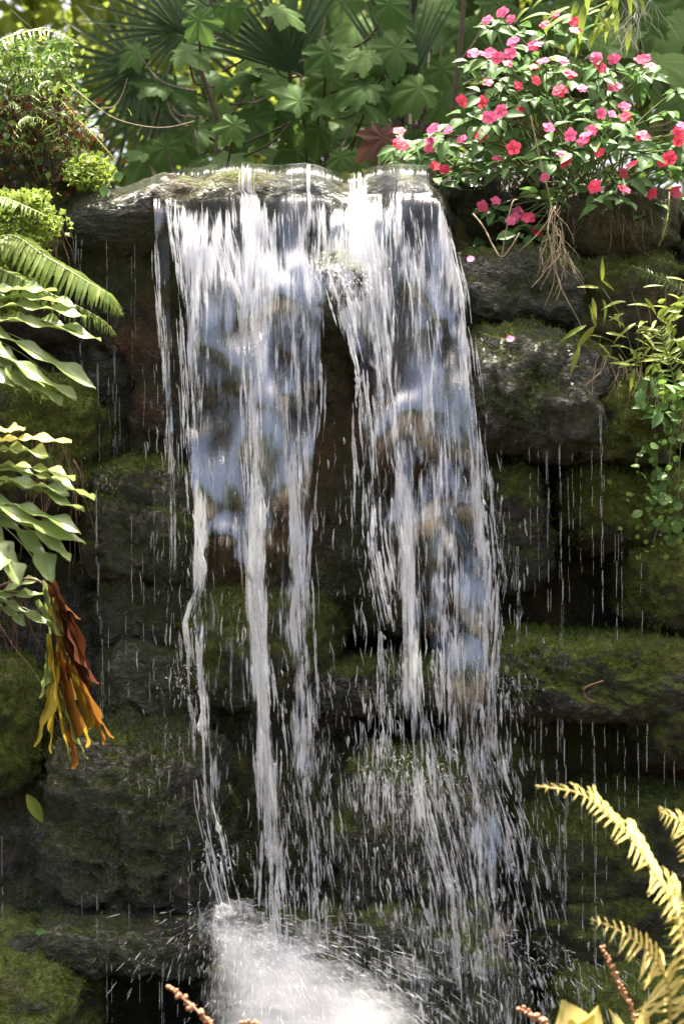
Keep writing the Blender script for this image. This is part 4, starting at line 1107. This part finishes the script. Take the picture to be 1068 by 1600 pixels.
# ------------------------------------------------------------------ plants on the right
GB = [blade("blade_leaf", oval(.085, .75), 8, 1, .25, .3, 0, 3, mat=M['bamboo']), blade("blade_leaf", oval(.11, .75), 8, 1, .5, .3, 0, 3, mat=M['bamboo'])]
gb = thing("bamboo_grass", "tuft of narrow bright bamboo grass over the mossy boulder", "grass", P(990, 590, -.2))
for (a, b) in [((1000, 600), (940, 450)), ((1010, 600), (985, 455)), ((1000, 600), (920, 520)), ((1020, 600), (1010, 470)), ((1030, 600), (1040, 440)), ((990, 590), (1000, 500)), ((1040, 590), (1058, 480))]:
    p0, p1 = P(*a, -.2), P(*b, -.30 + random.gauss(0, .03)); part("stem", tube_mesh("stem", [p0, p0.lerp(p1, .5) + Vector((0, -.02, .03)), p1], .0016, .0009, 5, 8), gb, None, M['stem'])
    for k in range(7):
        f = .25 + .75 * k / 6; q = p0.lerp(p1, f) + Vector((random.gauss(0, .012), random.gauss(0, .012), random.gauss(0, .01)))
        part("blade_leaf", GB[k % 2], gb, place(q, (random.gauss(0, 1), -.4, random.gauss(-.1, .5)), (random.gauss(0, .4), -.6, .8), random.uniform(.035, .07)))
for (x, y, dx, dz) in [(915, 508, -1, -.5), (930, 512, -.2, .8), (945, 520, 1, -.1), (935, 450, -.9, .15), (925, 465, 0.1, -.9), (985, 570, -1, .2), (1000, 565, 1, .25), (990, 575, -.2, -1), (940, 440, .0, 1), (905, 540, -.3, -.8)]:
    part("blade_leaf", GB[0], gb, place(P(x, y, -.34), (dx, -.25, dz), (0, -.8, .5), random.uniform(.05, .075)))
tangle("dry_grass", "dry drooping grass roots under the bamboo grass", "grass", [(960, 560), (975, 575), (990, 570), (1005, 580), (1030, 590)], M['root'], 26, .11, 9, .0008, -.33, .014)
fR = thing("fern", "small bright fern sprig among the bamboo grass", "fern", P(1050, 600, -.28), "ferns")
frond(fR, [P(1055, 610, -.3), P(1046, 570, -.33), P(1036, 535, -.35), P(1030, 510, -.35)], .040, (-.1, -.85, .4), 14, droop=(0, 0, .05), ang=58)
fD = thing("fern", "dim fern sprig in the hollow beside the clay stone", "fern", P(1075, 480, -.05), "ferns")
frond(fD, [P(1080, 470, -.12), P(1050, 445, -.15), P(1010, 425, -.17), P(985, 415, -.17)], .03, (0, -.8, .5), 18, mat=M['smallg'])
frond(fD, [P(1045, 300, -.1), P(1042, 340, -.14), P(1036, 365, -.15), P(1028, 385, -.15)], .012, (0, -.9, .3), 22, mat=M['fern'])


def scatter_leaves(name, label, cat, pts, mat, lmin, lmax, shape, parent_loc, face=(0, -.7, .6), jit=.4, vine=None, limit=300):
    th_ = thing(name, label, cat, parent_loc)
    if vine:
        for vp in vine: part("stem", tube_mesh("stem", vp, .0016, .0010), th_, None, M['stem'])
    for i, p in enumerate(pts[:limit]):
        n = Vector(face) + Vector((random.gauss(0, jit), random.gauss(0, jit), random.gauss(0, jit)))
        part("leaf", shape, th_, place(p, (random.gauss(0, 1), random.gauss(-.2, .3), random.gauss(-.2, .8)), n, random.uniform(lmin, lmax)), mat)
    return th_


def leaf_cloud(name, parent, pos, lmin, lmax, mat, wr=.32, up=(0, -.5, .7), jit=.6):
    n = len(pos); pos = np.asarray(pos)
    d = rng.normal(size=(n, 3)); d[:, 2] -= .3; d /= np.linalg.norm(d, axis=1)[:, None]
    nr = np.array(up) + rng.normal(0, jit, (n, 3)); s = np.cross(nr, d); s /= np.linalg.norm(s, axis=1)[:, None] + 1e-9; nr = np.cross(d, s)
    L = rng.uniform(lmin, lmax, n)[:, None]; w = L * wr
    v = np.stack([pos, pos + d * L * .45 + s * w + nr * w * .25, pos + d * L - nr * L * .12, pos + d * L * .45 - s * w + nr * w * .25, pos + d * L * .5], 1).reshape(-1, 3)
    b = np.arange(n)[:, None] * 5
    f = np.concatenate([b + np.array([[0, 1, 4]]), b + np.array([[1, 2, 4]]), b + np.array([[2, 3, 4]]), b + np.array([[3, 0, 4]])], 0)
    return part(name, mesh_np(name, v, f), parent, None, mat, "stuff")


RND = blade("leaf", lambda s: .46 * math.sqrt(max(.01, 1 - (2 * s - 1) ** 2)), 6, 2, .10, .15, 0, 3, mat=M['smallg'])
cp = []
for _ in range(150):
    py = random.uniform(590, 850); px = 1062 - abs(random.gauss(0, 22)) + random.gauss(0, 8) - (14 if 690 < py < 800 else 0)
    cp.append(P(px, py, -.34 + random.gauss(0, .03)))
scatter_leaves("creeper", "round leaved creeper trailing down the right mossy boulders", "creeper", cp, M['smallg'], .012, .026, RND, P(1070, 600, -.25),
               vine=[[P(1068, 590, -.3), P(1050, 680, -.33), P(1040, 760, -.34), P(1020, 850, -.34)], [P(1075, 600, -.3), P(1062, 700, -.33), P(1058, 800, -.34)]])
cp = [P(random.gauss(1020, 28), random.uniform(735, 870), -.30 + random.gauss(0, .02)) for _ in range(46)]
scatter_leaves("creeper", "tiny yellow green seedlings on the rounded moss boulder", "creeper", cp, M['clover'], .007, .014, RND, P(1020, 830, -.25))
cp = [P(random.gauss(1050, 22), random.uniform(590, 650), -.36 + random.gauss(0, .02)) for _ in range(16)]
scatter_leaves("leafy_sprig", "larger green leaves at the right edge below the fern sprig", "plant", cp, M['imp'], .03, .055, IMP[1], P(1075, 640, -.3))
cp = [P(random.gauss(1055, 25), random.uniform(470, 610), -.30 + random.gauss(0, .03)) for _ in range(60)]
scatter_leaves("leafy_sprig", "pale small leaved plant behind the bamboo grass", "plant", cp, M['clover'], .016, .035, IMP[0], P(1075, 560, -.25))

# ------------------------------------------------------------------ left bank plants
tg = thing("fern_tangle", "brown stemmed tangle of small ferns on the left bank", "plant", P(40, 300, .05))
PP, RR = [], []
for i in range(230):
    x = random.uniform(-30, 125); y0 = random.uniform(200, 310); h = random.uniform(60, 190)
    if x > 80: h *= .6
    yy = random.uniform(-.02, .25); pts = [P(x + random.gauss(0, 4) + (k / 6) ** 2 * random.gauss(0, 26), y0 - h * k / 6, yy + random.gauss(0, .006)) for k in range(7)]
    PP.append(pts); RR.append(np.linspace(.0018, .0008, 7) * random.uniform(.6, 1.2))
v, q = tubes(np.array(PP), np.array(RR), 4); part("stems", mesh_np("stems", v, q), tg, None, M['stemr'], "stuff")
pos = []
for i in range(1900):
    x = random.gauss(52, 52); y = random.uniform(60, 310)
    if x > 150 - abs(y - 170) * .35: continue
    pos.append(P(x, y, random.uniform(-.06, .28)))
leaf_cloud("small_leaves", tg, pos, .012, .030, M['smallg'])
pos = [P(random.gauss(45, 45), random.uniform(50, 300), random.uniform(-.08, .2)) for _ in range(500)]
leaf_cloud("young_leaves", tg, pos, .010, .026, M['clover'])
pos = [P(random.gauss(45, 40), random.uniform(150, 310), random.uniform(-.08, .2)) for _ in range(800)]
leaf_cloud("withered_leaves", tg, pos, .012, .030, M['brown'])
for k in range(3):
    b = P(20 + 30 * k, 150, .0); part("dead_frond", tube_mesh("dead_frond", [b, b + Vector((.05, -.02, -.02)), b + Vector((.09, -.03, -.12)), b + Vector((.10 + .02 * k, -.03, -.25))], .002, .001), tg, None, M['twig'])
for k in range(11):
    x0_, y0_ = random.uniform(-10, 95), random.uniform(150, 280); sx = random.choice((-1, 1)) * random.uniform(25, 55); y_ = random.uniform(-.12, .02)
    frond(tg, [P(x0_, y0_, y_), P(x0_ + sx * .4, y0_ - 40, y_ - .03), P(x0_ + sx * .8, y0_ - 50, y_ - .05), P(x0_ + sx * 1.25, y0_ - 34, y_ - .06)], .026, (random.gauss(0, .2), -.6, .7), 13, r=.0011, droop=(0, 0, -.15))
cr = thing("creeping_plant", "yellow green small leaved plant creeping down the left bank", "plant", P(40, 330, -.1))
pos = []
for i in range(2400):
    y = 300 + 190 * random.random() ** 1.5; x = random.uniform(-30, 84 - max(0, y - 380) * .5 + 16 * math.sin(y / 13.)) + random.gauss(0, 9)
    pos.append(P(x, y, -.24 + random.gauss(0, .03) + .0006 * max(0, x - 60)))
leaf_cloud("small_leaves", cr, pos, .009, .020, M['clover'], .45)
sb = thing("small_bush", "pale green feathery bush at the left end of the brink", "plant", P(140, 292, .0))
pos = []
for i in range(900):
    a = random.random() * 6.283; r = random.random() ** .6
    pos.append(P(140 + 42 * r * math.cos(a), 268 + 27 * r * math.sin(a), -.05 + random.gauss(0, .03)))
leaf_cloud("small_leaves", sb, pos, .008, .018, M['clover'], .4)
for k in range(9):
    part("stem", tube_mesh("stem", [P(140, 295, .0), P(140 + 5 * (k - 4), 275, -.03), P(140 + 10 * (k - 4), 258 + abs(k - 4) * 3, -.04)], .0013, .0007, 4, 6), sb, None, M['stem'])
cp = [P(162, 300, -.16), P(178, 270, -.10)]
sp_ = thing("seedling", "two leaved green seedling on the end of the brink slab", "plant", P(168, 310, -.12))
part("leaf", IMP[0], sp_, place(P(165, 290, -.18), (-.2, -.3, -1), (0, -1, .2), (.030, .045, .03))); part("leaf", IMP[0], sp_, place(P(185, 268, -.12), (.1, -.3, -1), (0, -1, .2), (.026, .045, .03)))
part("stem", tube_mesh("stem", [P(168, 312, -.14), P(166, 295, -.17), P(180, 270, -.12)], .001, .0008, 4, 6), sp_, None, M['stem'])
tw = thing("thin_twig", "thin pale twig arching out from the fern tangle", "twig", P(105, 128, .0))
part("stem", tube_mesh("stem", [P(105, 128, 0), P(140, 158, -.04), P(180, 185, -.06), P(230, 198, -.06), P(268, 198, -.05), P(304, 189, -.04)], .0015, .0008), tw, None, M['root'])
part("stem", tube_mesh("stem", [P(158, 170, -.05), P(180, 165, -.06), P(192, 145, -.06), P(199, 122, -.06)], .0013, .0007), tw, None, M['root'])
tangle("root_fringe", "thin reddish roots trailing behind the lobed leaves", "roots", [(60, 680), (85, 690), (110, 700), (125, 720)], M['rootd'], 22, .34, 9, .0009, -.42, .010)
tangle("root_fringe", "dry rootlets hanging behind the withered leaf", "roots", [(5, 900), (20, 920), (40, 950), (-5, 960)], M['rootd'], 34, .30, 12, .0008, -.34, .016)
tangle("root_fringe", "dark rootlets hanging at the left end of the brink slab", "roots", [(60, 330), (75, 345), (90, 350)], M['twig'], 24, .16, 9, .0009, -.22, .016)
# small fallen things
fl = part("fallen_leaf", blade("fallen_leaf", oval(.19, .9), 8, 2, .12, .4), None, place(P(42, 1241, -.30), (.62, -.15, -1), (.2, -1, .3), .078), M['bamboo']); tag(fl, "single yellow green leaf stuck on the dark block", "leaf")
fl = part("fallen_leaf", blade("fallen_leaf", oval(.30, .9), 6, 2, .12, .4), None, place(P(55, 1458, -.42), (.9, -.15, .2), (.2, -.7, .7), .03), M['smallg']); tag(fl, "small green leaf lying by the rubbly wet stone", "leaf")
for (x, y, yy, lb) in [(735, 406, -.26, "fallen pink petal on the grey wet shelf stone"), (797, 531, -.36, "fallen pink petal on the large chipped boulder")]:
    o = part("fallen_petal", PET, None, place(P(x - 6, y, yy), (1, -.1, .3), (0, -.8, .6), .018), M['pink']); tag(o, lb, "petal", "fallen petals")
tw = thing("bent_twig", "bent brown twig lying on the long mossy shelf", "twig", P(912, 1078, -.40))
part("stem", tube_mesh("stem", [P(942, 1064, -.42), P(918, 1072, -.42), P(911, 1080, -.42), P(916, 1090, -.42), P(930, 1098, -.42)], .0026, .0016, n=14), tw, None, M['twig'])
tw = thing("bent_twig", "short bent twig on the mossy end boulder", "twig", P(915, 600, -.36))
part("stem", tube_mesh("stem", [P(938, 582, -.38), P(920, 598, -.38), P(914, 606, -.38), P(926, 620, -.38)], .0022, .0014, n=12), tw, None, M['twig'])

# ------------------------------------------------------------------ background: palms, shrubs, trees
SEG = blade("leaflet", dagger(.030), 9, 1, .10, .8, 0, 3, mat=M['palm'])
SEGD = blade("leaflet", dagger(.034), 9, 1, .35, .8, 0, 3, mat=M['palm'])


def fan(parent, c, y, Rm, a0, a1, n, nrm, stalk, mesh=SEG):
    ctr = P(c[0], c[1], y)
    fr = part("frond", tube_mesh("frond", [P(*q) for q in stalk] + [ctr], .009, .006, 6, 14), parent, None, M['stem'])
    N0 = Vector(nrm).normalized(); ex = Vector((1, 0, 0)) - N0 * N0.x; ex.normalize(); ez = N0.cross(ex) * -1
    if ez.z < 0: ez = -ez
    for i in range(n):
        a = R(a0 + (a1 - a0) * i / (n - 1) + random.gauss(0, 1.2)); d = ex * math.cos(a) + ez * math.sin(a)
        part("leaflet", mesh, fr, place(ctr, d + N0 * -.0, N0 + Vector((random.gauss(0, .1), 0, random.gauss(0, .1))), Rm * random.uniform(.9, 1.06) * (.82 + .18 * math.cos((a - R((a0 + a1) / 2)) * .6))))


palmA = thing("fan_palm", "dark fan palm with spreading fronds behind the left bank", "palm", P(200, 360, 1.6), "fan palms")
fan(palmA, (285, 50), 1.25, .40, -70, 250, 34, (.1, -.9, .25), [(205, 340, 1.6), (240, 200, 1.5)])
fan(palmA, (222, 108), 1.6, .42, 60, 330, 30, (-.2, -.9, .2), [(205, 340, 1.6), (210, 220, 1.6)])
fan(palmA, (250, 175), 1.9, .36, 110, 400, 26, (.1, -.8, .5), [(205, 340, 1.6), (225, 260, 1.8)], SEGD)
part("trunk", tube_mesh("trunk", [P(200, 380, 1.7), P(202, 340, 1.65), P(206, 330, 1.6)], .07, .05, 10), palmA, None, M['bark'])
palmB = thing("fan_palm", "fan palm with upright fronds behind the middle of the brink", "palm", P(470, 350, 1.7), "fan palms")
fan(palmB, (452, 110), .80, .40, 60, 165, 18, (0, -.95, .1), [(470, 350, 1.7), (458, 220, 1.6)])
fan(palmB, (470, 120), 1.9, .42, 30, 130, 16, (0, -.95, .1), [(470, 350, 1.7), (468, 220, 1.8)])
part("trunk", tube_mesh("trunk", [P(470, 380, 1.8), P(470, 345, 1.75), P(470, 335, 1.7)], .07, .05, 10), palmB, None, M['bark'])
palmC = thing("fan_palm", "shaded fan palm with folded fronds left of the flowers", "palm", P(640, 350, 1.8), "fan palms")
fan(palmC, (628, 150), .85, .36, 62, 122, 18, (0, -.95, .1), [(640, 350, 1.8), (632, 250, 1.7)])
fan(palmC, (640, 175), 2.0, .40, -30, 120, 20, (0, -.95, .2), [(640, 350, 1.8), (640, 250, 1.9)], SEGD)
part("trunk", tube_mesh("trunk", [P(640, 380, 1.9), P(640, 345, 1.85), P(640, 335, 1.8)], .07, .05, 10), palmC, None, M['bark'])

LB = [palmate("leaf", [(0, 1.0, 46), (52, .90, 42), (-52, .90, 42), (105, .66, 44), (-105, .66, 44), (150, .45, 40), (-150, .45, 40)], .25, M['shrub'], k) for k in range(3)]
LB.append(palmate("leaf", [(0, 1.0, 50), (40, .86, 40), (-40, .86, 40), (85, .72, 40), (-85, .72, 40), (130, .5, 40), (-130, .5, 40)], .35, M['shrub'], 5))


def big_leaf(par, px, py, y, size, ang, nrm, mat=None, stem_to=None):
    c = P(px, py, y); a = R(ang)
    d = Vector((math.cos(a), -.15, math.sin(a)))
    st = c - d * size * .30
    part("leaf", random.choice(LB), par, place(st, d, nrm, size), mat)
    if stem_to is not None:
        part("stem", tube_mesh("stem", [st, st.lerp(stem_to, .4) + Vector((0, .02, -.04)), stem_to], .0028, .004, 5, 8), par, None, M['stemr'])


SH = [("shrub", "broad lobed leaf shrub behind the left half of the brink", (330, 330, 1.0), 'shrub',
       [(425, 125, 80), (270, 140, 95), (320, 205, 100), (385, 205, 95), (260, 245, 80), (230, 262, 90), (300, 262, 90), (370, 255, 90), (345, 180, 90), (290, 225, 70), (210, 240, 60), (430, 240, 80), (340, 130, 70), (395, 160, 80)]),
      ("shrub", "tall lobed leaf shrub behind the notch of the brink", (500, 330, 1.1), 'shrub',
       [(500, 22, 95), (440, 35, 75), (515, 160, 75), (480, 205, 80), (440, 190, 80), (555, 140, 85), (575, 50, 90), (560, 95, 75), (500, 90, 70), (530, 230, 70), (470, 250, 80), (455, 150, 70), (585, 175, 70), (540, 15, 80), (390, 55, 75)]),
      ("shrub", "lobed leaf shrub between the notch and the flowers", (660, 330, 1.2), 'shrub',
       [(640, 148, 90), (665, 95, 80), (690, 20, 90), (700, 120, 80), (620, 235, 80), (560, 245, 70), (650, 60, 75), (690, 175, 80), (740, 60, 80), (600, 205, 70), (720, 190, 70), (670, 255, 70)]),
      ("shrub", "shadowed lobed leaf shrub behind the flowers", (980, 300, 1.2), 'shrub',
       [(1040, 40, 120), (1050, 100, 110), (960, 60, 90), (1010, 130, 90), (1060, 170, 90), (900, 40, 80), (985, 15, 90), (840, 20, 80), (800, 70, 70), (1030, 75, 90), (1065, 10, 100), (930, 110, 80), (780, 20, 80)])]
for (nm, lb, b, mt, lv) in SH:
    sh = thing(nm, lb, "shrub", P(b[0], b[1] + 30, b[2]), "lobed leaf shrubs")
    trunk = [P(b[0], b[1] + 30, b[2]), P(b[0] + 10, 200, b[2]), P(b[0] - 20, 90, b[2]), P(b[0], 0, b[2])]
    part("stem", tube_mesh("stem", trunk, .012, .006, 6, 14), sh, None, M['stemr'])
    lv = lv + [(b[0] + random.gauss(0, 95), random.uniform(10, 265), random.uniform(50, 90)) for _ in range(14)]
    for (x, y, s) in lv:
        yy = b[2] + random.uniform(-.45, .55)
        att = P(b[0] + random.uniform(-15, 15) + (x - b[0]) * .25, min(320, y + random.uniform(30, 90)), b[2])
        big_leaf(sh, x, y, yy, s * K(yy) * random.uniform(.55, .78), random.choice((-90, -60, -120, -30, -150, 180, 0)) + random.gauss(0, 18), (random.gauss(0, .3), -.65 + random.gauss(0, .15), .7), None, att)
db = thing("dead_leaf", "large reddish brown dead leaf lying behind the brink", "leaf", P(600, 268, .5))
part("blade", LB[1], db, place(P(598, 215, .5), (.1, -.1, -1), (.2, -.9, .3), .11), M['deadbig']); part("stem", tube_mesh("stem", [P(598, 215, .5), P(592, 200, .55), P(580, 190, .6)], .002, .0015, 5, 6), db, None, M['twig'])

# trees further back
def tree(label, x, y, h, cr, mat, nleaf, lsize, trunk_r, lean=0, z0=2.05, low=.25, flat=1.0, group="trees behind the fall"):
    t_ = thing("tree", label, "tree", (x, y, z0), group)
    top = Vector((x + lean, y, z0 + h)); base = Vector((x, y, z0 - .15))
    part("trunk", tube_mesh("trunk", [base, base.lerp(top, .35) + Vector((random.gauss(0, .08), 0, 0)), base.lerp(top, .7) + Vector((random.gauss(0, .1), 0, 0)), top], trunk_r, trunk_r * .3, 8, 16), t_, None, M['bark'])
    cl = []
    for k in range(15):
        f = random.uniform(low, 1.0); o = base.lerp(top, f); a = random.random() * 6.283
        e = o + Vector((math.cos(a), math.sin(a) * flat, random.uniform(-.05, .5))) * cr * random.uniform(.5, 1.0)
        part("limb", tube_mesh("limb", [o, o.lerp(e, .5) + Vector((0, 0, .06)), e], trunk_r * .3, trunk_r * .08, 5, 8), t_, None, M['bark']); cl.append(e); cl.append(o.lerp(e, .6))
    pos = []
    for i in range(nleaf):
        c = random.choice(cl); pos.append(c + Vector((random.gauss(0, 1), random.gauss(0, 1), random.gauss(0, .75))) * cr * .24)
    leaf_cloud("crown", t_, pos, lsize * .6, lsize * 1.3, mat, .34, (0, -.3, .8), .6)


tree("slender yellow green tree behind the left palm", -1.9, 4.0, 3.4, 1.1, M['far'], 3000, .12, .05, low=.1)
tree("bushy yellow green tree behind the middle palm", -.55, 4.8, 3.0, 1.1, M['far'], 3200, .12, .05, low=.1)
tree("dark trunked tree behind the folded palm", .75, 3.6, 4.2, 1.1, M['far2'], 2600, .12, .09, low=.2)
tree("leafy tree behind the tall impatiens", 1.75, 3.6, 3.6, 1.2, M['far2'], 3600, .12, .06, low=.1)
tree("pale green distant tree right of the palms", 1.2, 7.5, 4.5, 1.7, M['far'], 3600, .17, .09, low=.1)
tree("dark distant tree left of the palms", -2.6, 7.5, 5.0, 1.8, M['far2'], 3600, .17, .10, low=.1)
tree("tall distant tree straight behind the notch", -.3, 9.0, 6.0, 2.0, M['far2'], 3800, .20, .12, low=.1)
tree("distant tree at the right behind the flowers", 3.4, 8.0, 6.0, 2.0, M['far2'], 4200, .18, .12, low=.05)

tree("unseen tall tree added so its high crown shades the flowers", 2.0, 2.1, 3.9, 1.0, M['far2'], 3200, .13, .07, low=.66, lean=-.75)  # out of view, added to keep direct sun off the flowers
tree("unseen tall tree added so its high crown shades the palms", -2.0, 2.6, 4.4, 1.25, M['far2'], 3600, .14, .08, low=.68, lean=.7)  # out of view, added for dappled shade over the palms
tree("tall tree with an added unseen high crown that shades the shrubs", .30, 2.7, 4.6, 1.4, M['far2'], 3400, .14, .08, low=.66)  # trunk shows; the unseen crown is added to shade the shrubs

for (x, y, h, lb) in [(-6.5, -12, 3.4, "added unseen garden tree across the pool left of the path"), (-2.6, -14, 3.6, "added unseen garden tree straight across the pool"), (1.8, -13, 2.9, "added unseen low garden tree across the pool"), (5.6, -12.5, 3.5, "added unseen garden tree across the pool right of the path")]:
    tree(lb, x, y, h, 1.7, M['far2'], 2600, .42, .12, z0=-.05, low=.12, group="added trees across the pool")  # unseen trees behind the camera, added for water reflections and less sky fill

# sprig with grey moss above the flowers, reddish stem beside the flowers
sg = thing("leafy_branch", "light green leafy branch drooping above the flowers", "branch", P(1000, -60, .1))
part("stem", tube_mesh("stem", [P(1000, -60, .1), P(960, -5, .05), P(915, 20, .02), P(880, 55, .0)], .003, .0015), sg, None, M['stem'])
for _ in range(34):
    part("leaf", GB[1], sg, place(P(random.gauss(925, 42), random.gauss(15, 24), .02 + random.gauss(0, .05)), (random.gauss(-.3, .8), -.3, random.gauss(-.4, .5)), (0, -.6, .8), random.uniform(.05, .09)), M['shrubY'])
tangle("grey_moss", "grey thread moss hanging from the leafy branch", "moss", [(1000, 0), (990, 20), (985, 45)], M['greymoss'], 44, .13, 12, .0008, .0, .03)
rs = thing("bare_sapling", "bare reddish brown stem rising beside the flowers", "sapling", P(712, 330, .5))
part("stem", tube_mesh("stem", [P(712, 330, .5), P(706, 200, .48), P(716, 100, .46), P(724, 0, .45), P(728, -60, .45)], .010, .006), rs, None, M['stemr'])
part("side_stem", tube_mesh("side_stem", [P(716, 100, .46), P(745, 60, .45), P(760, 10, .45)], .005, .003), rs, None, M['stemr'])
